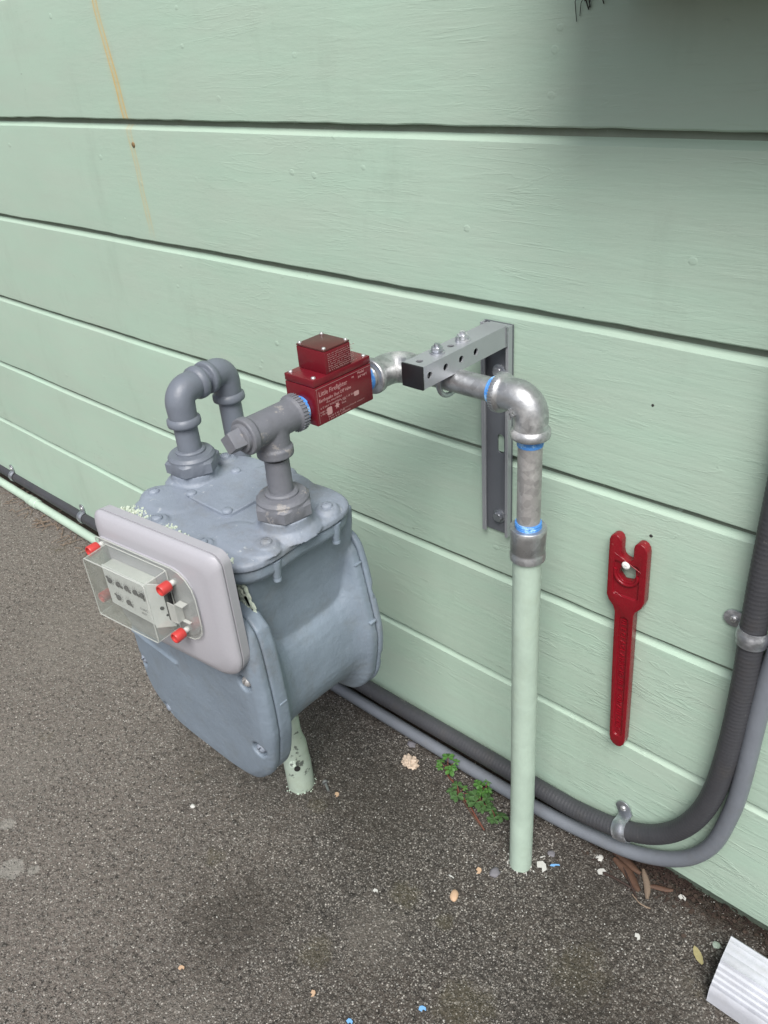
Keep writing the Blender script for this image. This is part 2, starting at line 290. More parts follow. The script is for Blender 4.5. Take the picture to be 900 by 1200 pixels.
# ------------------------------------------------------------------ mesh helpers
class B:
    """collects shapes and links them as ONE mesh object"""
    def __init__(s): s.v = []; s.f = []
    def add(s, vs, fs, mat=None):
        o = len(s.v)
        for v in vs:
            v = Vector(v); s.v.append(tuple(mat @ v if mat else v))
        s.f += [tuple(i+o for i in f) for f in fs]; return s
    def box(s, a, b, mat=None):
        x0, y0, z0 = a; x1, y1, z1 = b
        vs = [(x0, y0, z0), (x1, y0, z0), (x1, y1, z0), (x0, y1, z0), (x0, y0, z1), (x1, y0, z1), (x1, y1, z1), (x0, y1, z1)]
        return s.add(vs, [(0, 3, 2, 1), (4, 5, 6, 7), (0, 1, 5, 4), (1, 2, 6, 5), (2, 3, 7, 6), (3, 0, 4, 7)], mat)
    def tube(s, pts, rad, n=24, cap=True, mat=None, wob=0):
        pts = [Vector(p) for p in pts]; m = len(pts)
        rad = [rad]*m if not hasattr(rad, '__len__') else rad
        T = []
        for i in range(m):
            t = pts[min(i+1, m-1)]-pts[max(i-1, 0)]
            T.append(t.normalized() if t.length > 1e-9 else (T[-1] if T else Vector((0, 0, 1))))
        a = T[0].orthogonal().normalized(); vs = []
        for i in range(m):
            if i:
                a = T[i-1].rotation_difference(T[i]) @ a
            a = (a-T[i]*a.dot(T[i])).normalized(); b = T[i].cross(a)
            for k in range(n):
                th = 2*PI*k/n; r = rad[i]
                if wob: r *= 1+wob*noise.noise(Vector((i*.9, 3*math.cos(th), 3*math.sin(th)))) 
                vs.append(pts[i]+(a*math.cos(th)+b*math.sin(th))*r)
        fs = [(i*n+k, i*n+(k+1) % n, (i+1)*n+(k+1) % n, (i+1)*n+k) for i in range(m-1) for k in range(n)]
        if cap: fs += [tuple(range(n-1, -1, -1)), tuple(range((m-1)*n, m*n))]
        return s.add(vs, fs, mat)
    def lathe(s, prof, mat=None, n=32):
        """prof: [(r, h)] along local z"""
        return s.tube_prof(prof, n, mat)
    def tube_prof(s, prof, n, mat):
        vs = []; m = len(prof)
        for r, h in prof:
            for k in range(n): vs.append((r*math.cos(2*PI*k/n), r*math.sin(2*PI*k/n), h))
        fs = [(i*n+k, i*n+(k+1) % n, (i+1)*n+(k+1) % n, (i+1)*n+k) for i in range(m-1) for k in range(n)]
        fs += [tuple(range(n-1, -1, -1)), tuple(range((m-1)*n, m*n))]
        return s.add(vs, fs, mat)
    def prism(s, outline, h0, h1, mat=None):
        n = len(outline)
        vs = [(x, y, h0) for x, y in outline]+[(x, y, h1) for x, y in outline]
        fs = [tuple(range(n-1, -1, -1)), tuple(range(n, 2*n))]+[(i, (i+1) % n, n+(i+1) % n, n+i) for i in range(n)]
        return s.add(vs, fs, mat)
    def loft(s, rings, mat=None):
        n = len(rings[0]); vs = [p for r in rings for p in r]; m = len(rings)
        fs = [(i*n+k, i*n+(k+1) % n, (i+1)*n+(k+1) % n, (i+1)*n+k) for i in range(m-1) for k in range(n)]
        fs += [tuple(range(n-1, -1, -1)), tuple(range((m-1)*n, m*n))]
        return s.add(vs, fs, mat)
    def mesh(s, name):
        me = bpy.data.meshes.new(name); me.from_pydata(s.v, [], s.f); me.validate(); return me
    def obj(s, name, m, parent=None, smooth=35, bevel=0, seg=2, remesh=0, rs=4, cut=None, subd=0):
        bm = bmesh.new(); bm.from_mesh(s.mesh(name)); bmesh.ops.recalc_face_normals(bm, faces=bm.faces)
        me = bpy.data.meshes.new(name); bm.to_mesh(me); bm.free()
        me.materials.append(M[m] if isinstance(m, str) else m)
        o = bpy.data.objects.new(name, me); COL.objects.link(o)
        if cut:
            cm = cut.mesh('cut'); b2 = bmesh.new(); b2.from_mesh(cm); bmesh.ops.recalc_face_normals(b2, faces=b2.faces); b2.to_mesh(cm); b2.free()
            co = bpy.data.objects.new('cut', cm); COL.objects.link(co)
            md = o.modifiers.new('b', 'BOOLEAN'); md.object = co; md.solver = 'EXACT'; md.use_self = True; md.operation = 'DIFFERENCE'
        if remesh:
            md = o.modifiers.new('r', 'REMESH'); md.mode = 'VOXEL'; md.voxel_size = remesh; md.use_smooth_shade = True
            md = o.modifiers.new('s', 'SMOOTH'); md.iterations = rs; md.factor = .5
        if bevel:
            md = o.modifiers.new('v', 'BEVEL'); md.width = bevel; md.segments = seg; md.limit_method = 'ANGLE'; md.angle_limit = R(32)
        if subd:
            md = o.modifiers.new('d', 'SUBSURF'); md.levels = subd; md.render_levels = subd
        if o.modifiers:
            bpy.context.view_layer.update()
            dg = bpy.context.evaluated_depsgraph_get(); nm = bpy.data.meshes.new_from_object(o.evaluated_get(dg))
            o.modifiers.clear(); o.data = nm; nm.name = name
            if cut: bpy.data.objects.remove(co)
        if parent: o.parent = parent
        me = o.data
        if smooth:
            me.shade_smooth()
            if not remesh:
                at = me.attributes.get('sharp_edge') or me.attributes.new('sharp_edge', 'BOOLEAN', 'EDGE')
                bm = bmesh.new(); bm.from_mesh(me); sh = np.zeros(len(me.edges), bool)
                for i, e in enumerate(bm.edges):
                    if len(e.link_faces) == 2 and e.calc_face_angle(0) > R(smooth): sh[i] = True
                bm.free(); me.attributes['sharp_edge'].data.foreach_set('value', sh)
        return o

def thing(name, label, cat, loc=(0, 0, 0), group=None):
    o = bpy.data.objects.new(name, None); COL.objects.link(o); o.location = loc; o.empty_display_size = .02
    o['label'] = label; o['category'] = cat
    if group: o['group'] = group
    # children are built in world coordinates: shift them back
    bpy.context.view_layer.update()
    return o
def settle(root):
    """children were modelled in world coordinates; keep them there under the moved empty"""
    for c in root.children: c.location = Vector(c.location)-root.location
def tag(o, label, cat, group=None):
    o['label'] = label; o['category'] = cat
    if group: o['group'] = group
    return o
def recentre(o, p):
    """move a single-mesh thing's origin to p without moving the mesh"""
    p = Vector(p); o.data.transform(Matrix.Translation(-p)); o.location = p; return o
def axis(p, z, x=None):
    """matrix whose local z is z, at p"""
    z = Vector(z).normalized(); x = Vector(x) if x else z.orthogonal()
    x = (x-z*x.dot(z)).normalized(); y = z.cross(x)
    m = Matrix((x, y, z)).transposed().to_4x4(); m.translation = Vector(p); return m
def rrect(x0, y0, x1, y1, r, n=6):
    rr = r if hasattr(r, '__len__') else (r,)*4       # radii: (x0y0, x1y0, x1y1, x0y1)
    out = []
    for (cx, cy, a, q) in ((x0+rr[0], y0+rr[0], PI, rr[0]), (x1-rr[1], y0+rr[1], 1.5*PI, rr[1]), (x1-rr[2], y1-rr[2], 0, rr[2]), (x0+rr[3], y1-rr[3], .5*PI, rr[3])):
        for k in range(n+1):
            t = a+.5*PI*k/n; out.append((cx+q*math.cos(t), cy+q*math.sin(t)))
    return out
def hexo(r, n=6, a0=0): return [(r*math.cos(a0+2*PI*k/n), r*math.sin(a0+2*PI*k/n)) for k in range(n)]
def arc(p0, c, p1, r, n=10):
    """points from p0 to p1 with corner c rounded by radius r"""
    p0, c, p1 = Vector(p0), Vector(c), Vector(p1); a = (p0-c).normalized(); b = (p1-c).normalized()
    ang = a.angle(b); d = r/math.tan(ang/2); ctr = c+(a+b).normalized()*(r/math.sin(ang/2))
    s0 = c+a*d; u = (s0-ctr); s1 = c+b*d; w_ = (s1-ctr); out = []
    tot = u.angle(w_)
    ax = u.cross(w_).normalized()
    for k in range(n+1): out.append(ctr+Matrix.Rotation(tot*k/n, 3, ax) @ u)
    return [p0]+out+[p1]
def elbow(b, p0, c, p1, r, band, bl=.009, rb=.016):
    """cast elbow: tube with a reinforcing band at each mouth"""
    p0, c, p1 = Vector(p0), Vector(c), Vector(p1)
    path = arc(p0, c, p1, rb, 10)
    d0 = (path[1]-p0).normalized(); d1 = (path[-2]-p1).normalized()
    pts = [p0, p0+d0*.0008, p0+d0*.0035, p0+d0*(bl-.001), p0+d0*(bl+.0015)]
    rad = [band-.0012, band, band+.0004, band, r]
    mid = path[1:-1]; pts += mid; rad += [r*1.03]*len(mid)
    pts += [p1+d1*(bl+.0015), p1+d1*(bl-.001), p1+d1*.0035, p1+d1*.0008, p1]; rad += [r, band, band+.0004, band, band-.0012]
    b.tube(pts, rad, 40)
def nut(b, mat, r, h, a0=0, ch=.12):
    """hex nut with chamfered corners, base at local z=0"""
    n = 6; c = r*ch; ap = r*math.cos(PI/6)
    def ring(scale, z, rr): # blend hex towards circle
        out = []
        for k in range(36):
            t = 2*PI*k/36+a0; seg = ((t-a0) % (PI/3))-PI/6; hexr = r*math.cos(PI/6)/math.cos(seg)
            out.append((min(hexr, rr)*math.cos(t), min(hexr, rr)*math.sin(t), z))
        return out
    b.loft([ring(1, 0, ap*.97), ring(1, c*.8, r), ring(1, h-c*.8, r), ring(1, h, ap*.97)], mat)
def screw_head(b, p, z, r, h, slot=True, n=16):
    b.lathe([(r, 0), (r, h*.45), (r*.85, h*.8), (r*.45, h)], axis(p, z), n)
def sealant(name, p0, p1, r, parent, turns=3.5, th=.0011):
    p0, p1 = Vector(p0), Vector(p1); d = p1-p0; m = axis(p0, d); b = B(); pts = []; rad = []
    N = int(turns*26)
    for i in range(N+1):
        t = i/N; a = 2*PI*turns*t; rr = r+.0003*noise.noise(Vector((a, 2, 3)))
        pts.append(m @ Vector((rr*math.cos(a), rr*math.sin(a), d.length*(t+.03*math.sin(a*1.3+1)))))
        rad.append(th*(1+.35*noise.noise(Vector((a*.8, 0, 1)))))
    b.tube(pts, rad, 6)
    b.tube([p0, p1], r+.0003, 28)
    return b.obj(name, 'sealant', parent, 60)
def text_mesh(b, txt, size, mat, ext=.00015, sx=1):
    cu = bpy.data.curves.new('t', 'FONT'); cu.body = txt; cu.size = size; cu.extrude = ext; cu.resolution_u = 2
    o = bpy.data.objects.new('t', cu); COL.objects.link(o); dg = bpy.context.evaluated_depsgraph_get()
    me = bpy.data.meshes.new_from_object(o.evaluated_get(dg))
    b.add([(v.co.x*sx, v.co.y, v.co.z) for v in me.vertices], [tuple(p.vertices) for p in me.polygons], mat)
    bpy.data.objects.remove(o)

# ------------------------------------------------------------------ setting: ground
def ground():
    b = B(); xs = sorted(set(list(np.linspace(-2.6, -1.56, 120))+list(np.linspace(-1.55, .02, 680))+list(np.linspace(.03, .6, 20))+[-40, -20, -10, -6, -4, 2, 5, 12, 30])); ys = sorted(set(list(np.linspace(-1.1, -.76, 20))+list(np.linspace(-.75, .03, 340))+[-40, -20, -9, -4, -2, 1, 6]))
    vs = []
    for y in ys:
        for x in xs:
            z = .0016*noise.noise(Vector((x*9, y*9, 0)))+.0009*noise.noise(Vector((x*45, y*45, 3)))+.0015*noise.noise(Vector((x*140, y*140, 7)))+.0009*noise.noise(Vector((x*260, y*260, 2))) if -2.6 < x < .6 and -1.1 < y else 0
            if y > .0: z -= .004
            vs.append((x, y, z))
    nx = len(xs)
    fs = [(j*nx+i, j*nx+i+1, (j+1)*nx+i+1, (j+1)*nx+i) for j in range(len(ys)-1) for i in range(nx-1)]
    o = b.add(vs, fs).obj('ground', 'ground', None, 80); o['kind'] = 'structure'
ground()

def grains():
    """loose sand and aggregate grains, as one mesh"""
    N = 34000
    ico = bmesh.new(); bmesh.ops.create_icosphere(ico, subdivisions=1, radius=1)
    iv = np.array([v.co[:] for v in ico.verts]); jf = np.array([[v.index for v in f.verts] for f in ico.faces]); ico.free()
    for name, mats, n, smin, smax, lab in (('asphalt_aggregate', 'agg', N, .0005, .0015, ''), ('white_grit', 'chip', 420, .0005, .0014, '')):
        u = rng.random(n); x = -1.9+2.0*rng.random(n)**.8; y = -1.0+1.02*rng.random(n)
        if name == 'white_grit':
            k = int(n*.55); x[:k] = -.40+.16*rng.standard_normal(k); y[:k] = -.10+.08*rng.standard_normal(k); y = np.minimum(y, .02)
        s = smin+(smax-smin)*rng.random(n)**1.8
        sc3 = s[:, None]*(0.6+.8*rng.random((n, 3))); sc3[:, 2] *= .55
        th = 2*PI*rng.random(n); c, sn = np.cos(th), np.sin(th)
        P = iv[None]*(1+.35*(rng.random((n, len(iv), 1))-.5))*sc3[:, None]
        Q = np.empty_like(P); Q[..., 0] = P[..., 0]*c[:, None]-P[..., 1]*sn[:, None]; Q[..., 1] = P[..., 0]*sn[:, None]+P[..., 1]*c[:, None]; Q[..., 2] = P[..., 2]
        Q[..., 0] += x[:, None]; Q[..., 1] += y[:, None]; Q[..., 2] += (s*.12+.0003)[:, None]
        F = (jf[None]+(np.arange(n)*len(iv))[:, None, None]).reshape(-1, 3)
        me = bpy.data.meshes.new(name); V = Q.reshape(-1, 3)
        me.vertices.add(len(V)); me.vertices.foreach_set('co', V.astype(np.float32).ravel())
        me.loops.add(F.size); me.loops.foreach_set('vertex_index', F.astype(np.int32).ravel())
        me.polygons.add(len(F)); me.polygons.foreach_set('loop_start', np.arange(0, F.size, 3, dtype=np.int32)); me.polygons.foreach_set('loop_total', np.full(len(F), 3, np.int32))
        me.update(calc_edges=True); me.validate()
        if mats == 'agg':
            s_ = NT('aggregate_stone'); gi = s_.n('NewGeometry')
            c_ = s_.ramp(gi.outputs['Random Per Island'], [(0, (.04, .036, .033)), (.45, (.085, .078, .07)), (.8, (.17, .16, .145)), (1, (.42, .41, .38))]); M['agg'] = s_.out(c_, .85)
        me.materials.append(M[mats]); o = bpy.data.objects.new(name, me); COL.objects.link(o); o['kind'] = 'stuff'
        if name == 'white_grit': tag(o, 'tiny white paint flakes scattered over the dark asphalt', 'grit')
        else: tag(o, 'small grey stones set in the surface of the asphalt', 'gravel')
grains()

# ------------------------------------------------------------------ house wall
def wall():
    t = thing('house_wall', 'pale green painted wooden siding wall of wide horizontal boards', 'wall', (-1.5, 0, 0))
    gz = [.040, .245, .436, .625, .819, 1.005, 1.197, 1.39, 1.583]
    xs = np.concatenate([np.linspace(-6, -3, 20)[:-1], np.linspace(-3, .3, 260)[:-1], np.linspace(.3, 3, 14)])
    for i in range(len(gz)-1):
        z0, z1 = gz[i], gz[i+1]
        # profile of one board: wavy bottom edge, face, bevelled shoulder, recessed tongue under the next board
        vs = []; nprof = 10; ph = i*13.7
        for x in xs:
            wv = .0016*noise.noise(Vector((x*5, ph, 0)))+.0009*noise.noise(Vector((x*27, ph, 1)))
            wt = .0010*noise.noise(Vector((x*6, ph, 5)))
            cup = .0007*noise.noise(Vector((x*1.1, ph, 8)))
            o = .0005*math.sin(i*2.3)
            prof = [(.020, z0+.003), (.0012-.0+cup, z0+.0005+wv), (-.0006+cup, z0+.0022+wv), (cup-.001, z0+.012), (o+cup, (z0+z1)/2), (o*.5+cup, z1-.024), (.0004+cup, z1-.0142+wt),
                    (.0082, z1-.0074+wt), (.0092, z1-.0040+wt), (.0125, z1+.006)]
            vs += [(x, y, z) for y, z in prof]
        fs = [(j*nprof+k, j*nprof+k+1, (j+1)*nprof+k+1, (j+1)*nprof+k) for j in range(len(xs)-1) for k in range(nprof-1)]
        b = B().add(vs, fs); ob = b.obj('siding_board', 'siding', t, 28)
        ob.data.materials.append(M['grime_shade'])
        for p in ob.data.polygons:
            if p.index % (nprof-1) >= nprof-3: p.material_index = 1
    b = B().box((-6, .024, -.2), (3, .20, .060)); b.obj('foundation', 'conc', t, 0)
    b = B().box((-6, .0215, .05), (3, .20, 1.62)); b.obj('sheathing', 'hole', t, 0)
    for (x, z, r) in ((-1.2435, .969, .0042), (-1.262, 1.176, .004)):
        nb = B(); screw_head(nb, (x, .0015, z), (0, -1, -.1), r, .003); nb.obj('nail', 'rust', t, 60)
    for (x, z, r) in ((-.78, .262, .0022), (-.3247, .579, .0024), (-1.0835, .5849, .002), (-.3397, .7394, .0016), (-.5917, .6561, .0016), (-1.32, .85, .0018)):
        nb = B(); screw_head(nb, (x, .0006, z), (0, -1, 0), r, .0012, n=10); nb.obj('nail', 'web' if x > -1.2 else 'siding', t, 60)
    settle(t)
wall()
# the metal cabinet on the wall above the frame, unseen and added to shade the wall; the conduits run up into it
def shade_cabinet():
    t = thing('added_shade_cabinet', 'added unseen grey metal cabinet on the wall above, where both conduits end', 'shade_cabinet', (-.15, 0, 1.14))
    b = B().box((-.405, -.112, 1.122), (.62, -.001, 1.78)); b.obj('shade_cabinet_box', 'shade_cabinet', t, 30, .004)
    b = B().box((-.412, -.120, 1.119), (.627, -.1125, 1.785)); b.obj('shade_cabinet_door', 'strut', t, 30, .003)
    for x, y in ((-.193, -.0185), (-.12, -.015)):
        b = B(); nut(b, Matrix.Translation((x, y, 1.110)), .026, .0120); b.obj('conduit_nut', 'zinc', t, 35)
    settle(t)
shade_cabinet()

# ------------------------------------------------------------------ gas meter
MX = -.695
def lid_outline(off=0):
    """rounded plate with a shallow waist between the lobes"""
    x0, x1, y0, y1 = -.807, -.578, -.394, -.208
    cx, cy = (x0+x1)/2, (y0+y1)/2; hx, hy = (x1-x0)/2+off, (y1-y0)/2+off; out = []
    N = 112
    for k in range(N):
        t = 2*PI*k/N; c, s_ = math.cos(t), math.sin(t); p = 5.2
        r = (abs(c)**p+abs(s_)**p)**(-1/p)
        waist = .012*math.exp(-((c/.33)**2))      # pinched in the middle of the long sides
        waist2 = .003*math.exp(-((s_/.3)**2))
        out.append((cx+hx*r*c-waist2*math.copysign(1, c), cy+(hy*r*s_)-waist*math.copysign(1, s_)))
    return out
def case_outline(off=0):
    """outline of the diaphragm case in x,z: squarish, corners cut, narrower at the foot"""
    P = [(-.846, .350), (-.800, .306), (-.625, .309), (-.583, .352), (-.566, .430), (-.572, .562), (-.592, .583), (-.806, .583), (-.838, .560), (-.848, .45)]
    # round the corners (Chaikin)
    for _ in range(3):
        Q = []
        for i in range(len(P)):
            a, c = P[i], P[(i+1) % len(P)]
            Q += [(a[0]*.82+c[0]*.18, a[1]*.82+c[1]*.18), (a[0]*.18+c[0]*.82, a[1]*.18+c[1]*.82)]
        P = Q
    cx, cz = -.70, .44
    if off:
        P = [(cx+(x-cx)*(1+off/.14), cz+(z-cz)*(1+off/.14)) for x, z in P]
    return P
def rear_outline(off=0):
    out = []
    for x, z in case_outline(off):
        if x > -.70:
            x -= .013*(x+.70)/.13; x -= .020*max(0, z-.44)/.14*(x+.70)/.13
        out.append((x, z+.008*max(0, .44-z)/.14))
    return out
def XZ(out, y): return [(x, y, z) for x, z in out]

def meter():
    t = thing('gas_meter', 'blue-grey cast iron gas meter with domed top plate hanging from pipes', 'gas meter', (MX, -.29, .30))
    # body: box under the lid, barrel below, flanges for the two diaphragm cases
    b = B()
    sec = [(-.792, .43), (-.788, .48), (-.788, .57), (-.793, .61), (-.795, .626), (-.5985, .626), (-.6000, .605), (-.6060, .575), (-.6105, .54), (-.6115, .51), (-.6115, .47), (-.6115, .43)]
    rings = []
    for y, k in ((-.372, .96), (-.366, 1), (-.212, 1), (-.206, .96)):
        rings.append([(MX+(x-MX)*k, y, z) for x, z in sec])
    b.loft(rings)
    N = 56
    def ell(y, rx, rz, cz=.425, cx=MX): return [(cx+rx*math.cos(2*PI*k/N), y, cz+rz*math.sin(2*PI*k/N)) for k in range(N)]
    def case_at(th, off=0):
        P = rear_outline(0) if off < -.5 else case_outline(off); d = (math.cos(th), math.sin(th)); cx, cz = MX-.006, .440; best = .14
        for i in range(len(P)):
            (ax_, az_), (bx_, bz_) = P[i], P[(i+1) % len(P)]; ex, ez = bx_-ax_, bz_-az_; den = d[0]*ez-d[1]*ex
            if abs(den) < 1e-12: continue
            t_ = ((ax_-cx)*ez-(az_-cz)*ex)/den; u_ = ((ax_-cx)*d[1]-(az_-cz)*d[0])/den
            if t_ > 0 and 0 <= u_ <= 1: best = t_; break
        return cx+d[0]*best, cz+d[1]*best
    def morph(y, k, rx=.0990, rz=.0880, off=0):
        out = []
        for i in range(N):
            th = 2*PI*i/N; c_, s_ = math.cos(th), math.sin(th); q_ = (abs(c_)**4.0+abs(s_)**4.0)**(-1/4.0) if s_ > 0 else 1; ex, ez = MX+rx*c_*q_, .424+rz*s_*q_; px, pz = case_at(th, off); out.append((ex+(px-ex)*k, y, ez+(pz-ez)*k))
        return out
    b.loft([morph(-.3865, .97), morph(-.385, 1), morph(-.3705, 1), morph(-.3670, .94), morph(-.3640, .72), morph(-.3560, .38), morph(-.348, .14), morph(-.335, .03), morph(-.31, 0),
            morph(-.285, .0), morph(-.250, .04, off=-1), morph(-.237, .13, off=-1), morph(-.2285, .32, off=-1), morph(-.222, .62, off=-1), morph(-.2175, .91, off=-1), morph(-.214, 1, off=-1), morph(-.2045, 1, off=-1)])
    lo = lid_outline(-.003); b.loft([[(x*.96+MX*.04, y*.96-.301*.04, .612) for x, y in lo], [(x, y, .619) for x, y in lo], [(x, y, .6305) for x, y in lo]])
    # webs from flanges into the barrel
    b.obj('body_casting', 'meter', t, 0, remesh=.0021, rs=3)
    # covers
    for nm, ys in (('front_cover', (-.3872, -.3888, -.3960, -.4000, -.4045, -.4055)), ('rear_cover', (-.2035, -.2025, -.1965, -.193, -.189, -.187))):
        b = B(); offs = (-.0015, .0008, .0008, -.0025, -.0115, -.026)
        b.loft([XZ((case_outline if nm == 'front_cover' else rear_outline)(o_), y) for o_, y in zip(offs, ys)])
        sg = -1 if nm == 'front_cover' else 1
        cut = B()
        bolts = [(-.5925, .497), (-.5925, .392), (-.800, .330), (-.832, .40), (-.832, .52)]
        for (x, z) in bolts:
            cut.lathe([(.0098, 0), (.0125, .02)], axis((x, ys[2]-sg*.001, z), (0, sg, 0)), 20)
        # raised rib under the index
        if sg < 0:
            b.tube([(-.835, ys[5], .452), (-.80, ys[5]-.0005, .4505), (-.735, ys[5]-.0005, .4485)], .0028, 10)
        # ears at the flange
        c_ = b.obj(nm, 'meter', t, 0, remesh=.0019, rs=1, cut=cut)
        for (x, z) in bolts:
            if nm == 'rear_cover': break
            sb = B(); screw_head(sb, (x, ys[2]+.0015, z), (0, sg, 0), .0070, .0105)
            cc = B().box((-.0009, -.0085, .0085), (.0009, .0085, .0130), axis((x, ys[2]+.0015, z), (0, sg, 0), (1, 0, random.uniform(-1, 1))))
            sb.obj('cover_bolt', 'galv_dull' if z > .45 else 'meter_top', c_, 40, cut=cc)
    # small cast clips along the flange edges
    for (x, z, y) in ((-.5700, .460, -.376), (-.5905, .360, -.376), (-.5835, .462, -.2110), (-.6000, .545, -.2110), (-.6020, .370, -.2110)):
        b = B().box((x-.003, y-.0050, z-.0016), (x+.0032, y+.0060, z+.0016)); b.obj('flange_clip', 'meter', t, 40, .001)
    for (x, z) in ((-.848, .430), (-.846, .372), (-.822, .325), (-.760, .3045), (-.690, .3050), (-.632, .3090)):
        b = B(); b.lathe([(.0035, 0), (.0050, .002), (.0050, .010), (.0032, .013)], axis((x, -.3715, z-.0015), (0, -1, 0)), 14); b.obj('bolt_end', 'meter', t, 40)
    # top plate
    b = B(); lo = lid_outline()
    b.loft([[(x, y, .6325) for x, y in lid_outline(-.0012)], [(x, y, .6335) for x, y in lo], [(x, y, .6395) for x, y in lo], [(x, y, .6425) for x, y in lid_outline(-.003)], [(x, y, .6440) for x, y in lid_outline(-.012)], [(x, y, .6455) for x, y in lid_outline(-.035)]])
    b.lathe([(.040, .640), (.0350, .6465), (.0310, .6500), (.0300, .657), (.0300, .6615)], Matrix.Translation((-.61, -.2985, 0)), 40)
    b.lathe([(.040, .640), (.034, .6455), (.0300, .649), (.0290, .656), (.0290, .658)], Matrix.Translation((-.787, -.291, 0)), 40)
    LB = [(-.5955, -.2505), (-.5955, -.3405), (-.652, -.3825), (-.736, -.3825), (-.792, -.349), (-.793, -.240), (-.70, -.2215)]
    for (x, y) in LB: b.lathe([(.0155, .641), (.0145, .6445), (.0118, .6475), (.0110, .6482)], Matrix.Translation((x, y, 0)), 20)
    # low swelling between bosses at the front
    for (cx, cy, rx, ry, h) in ((-.625, -.345, .05, .03, .0042), (-.765, -.345, .05, .03, .0045), (-.69, -.235, .06, .025, .004)):
        b.loft([[(cx+rx*q*math.cos(2*PI*k/28), cy+ry*q*math.sin(2*PI*k/28), .641+h*zz) for k in range(28)] for q, zz in ((1, 0), (.92, .9), (.75, 1.35), (.3, 1.55))])
    lid = b.obj('top_cover', 'meter_top', t, 0, remesh=.0016, rs=1)
    for (x, y) in LB:
        sb = B(); screw_head(sb, (x, y, .6475), (0, 0, 1), .0066, .0048)
        cc = B().box((-.0008, -.008, .0030), (.0008, .008, .007), axis((x, y, .6475), (0, 0, 1), (1, random.uniform(-2, 2), 0)))
        sb.obj('cover_bolt', 'meter_top', lid, 40, cut=cc)
    for (x, y) in ((-.5865, -.2505), (-.5865, -.3405)):
        b = B()
        b.lathe([(.0042, .606), (.0052, .612), (.0078, .6305)], Matrix.Translation((x, y, 0)), 16)
        b.lathe([(.0048, .603), (.0048, .6065)], Matrix.Translation((x, y, 0)), 12)
        b.obj('bolt_lug', 'meter', t, 40)
    # name plate
    b = B(); ol = rrect(-.752, -.332, -.672, -.254, .007, 4)
    b.loft([[(x, y, .6440) for x, y in ol], [(x, y, .6490) for x, y in ol], [(MX-.017+(x-MX+.017)*.97, -.293+(y+.293)*.97, .6502) for x, y in ol]])
    p_ = b.obj('name_plate', 'meter_top', t, 30)
    for (x, y) in ((-.7465, -.3265), (-.7465, -.2595), (-.6785, -.3265)):
        sb = B(); screw_head(sb, (x, y, .6500), (0, 0, 1), .0062, .0040); sb.obj('plate_screw', 'meter_top', p_, 40)
    # moss and flaking paint along the front edge of the lid
    b = B()
    for i in range(520):
        x = -.80+.20*random.random(); y = -.396+.011*random.random()**2.2+(.01 if random.random() < .2 else 0); z = .6437-(.0032 if y < -.391 else .0)
        if abs(x+.652) < .009 or abs(x+.736) < .009: y -= .003
        r = random.uniform(.0006, .0024); n_ = 6
        b.loft([[(x+r*(1+.4*random.random())*math.cos(2*PI*k/n_), y+r*(1+.4*random.random())*math.sin(2*PI*k/n_), z-.0035) for k in range(n_)], [(x+r*.7*math.cos(2*PI*k/n_), y+r*.7*math.sin(2*PI*k/n_), z+.0007+.0009*random.random()) for k in range(n_)]])
    m_ = b.obj('moss_film', 'moss', t, 60); m_['label'] = 'pale green moss and flaking paint along the lid edge'
    b = B()
    for i in range(90):
        z = random.uniform(.55, .628); x = random.uniform(-.625, -.598)+.005*math.sin(z*90); y = -.3735
        r = random.uniform(.0015, .005); n_ = 7
        b.loft([[(x+r*(1+.5*random.random())*math.cos(2*PI*k/n_), y+.001, z+1.6*r*math.sin(2*PI*k/n_)) for k in range(n_)], [(x+r*.6*math.cos(2*PI*k/n_), y-.0008, z+r*math.sin(2*PI*k/n_)) for k in range(n_)]])
    b.obj('moss_patch', 'moss', t, 60)
    # union nuts
    for (x, y, a0, mt, z) in ((-.61, -.2985, .35, 'tee', .660), (-.787, -.291, .1, 'pipe', .656)):
        b = B(); b.lathe([(.0275, -.004), (.0275, .001)], Matrix.Translation((x, y, z)), 32)
        nut(b, Matrix.Translation((x, y, z)), .0335, .0185, a0)
        b.lathe([(.0288, .016), (.0288, .0200), (.0262, .0235), (.0205, .0245)], Matrix.Translation((x, y, z)), 40)
        b.lathe([(.0185, .018), (.0185, .0268), (.0165, .0285)], Matrix.Translation((x, y, z)), 32)
        b.obj('union_nut', mt, t, 32)
    index(t)
    settle(t)

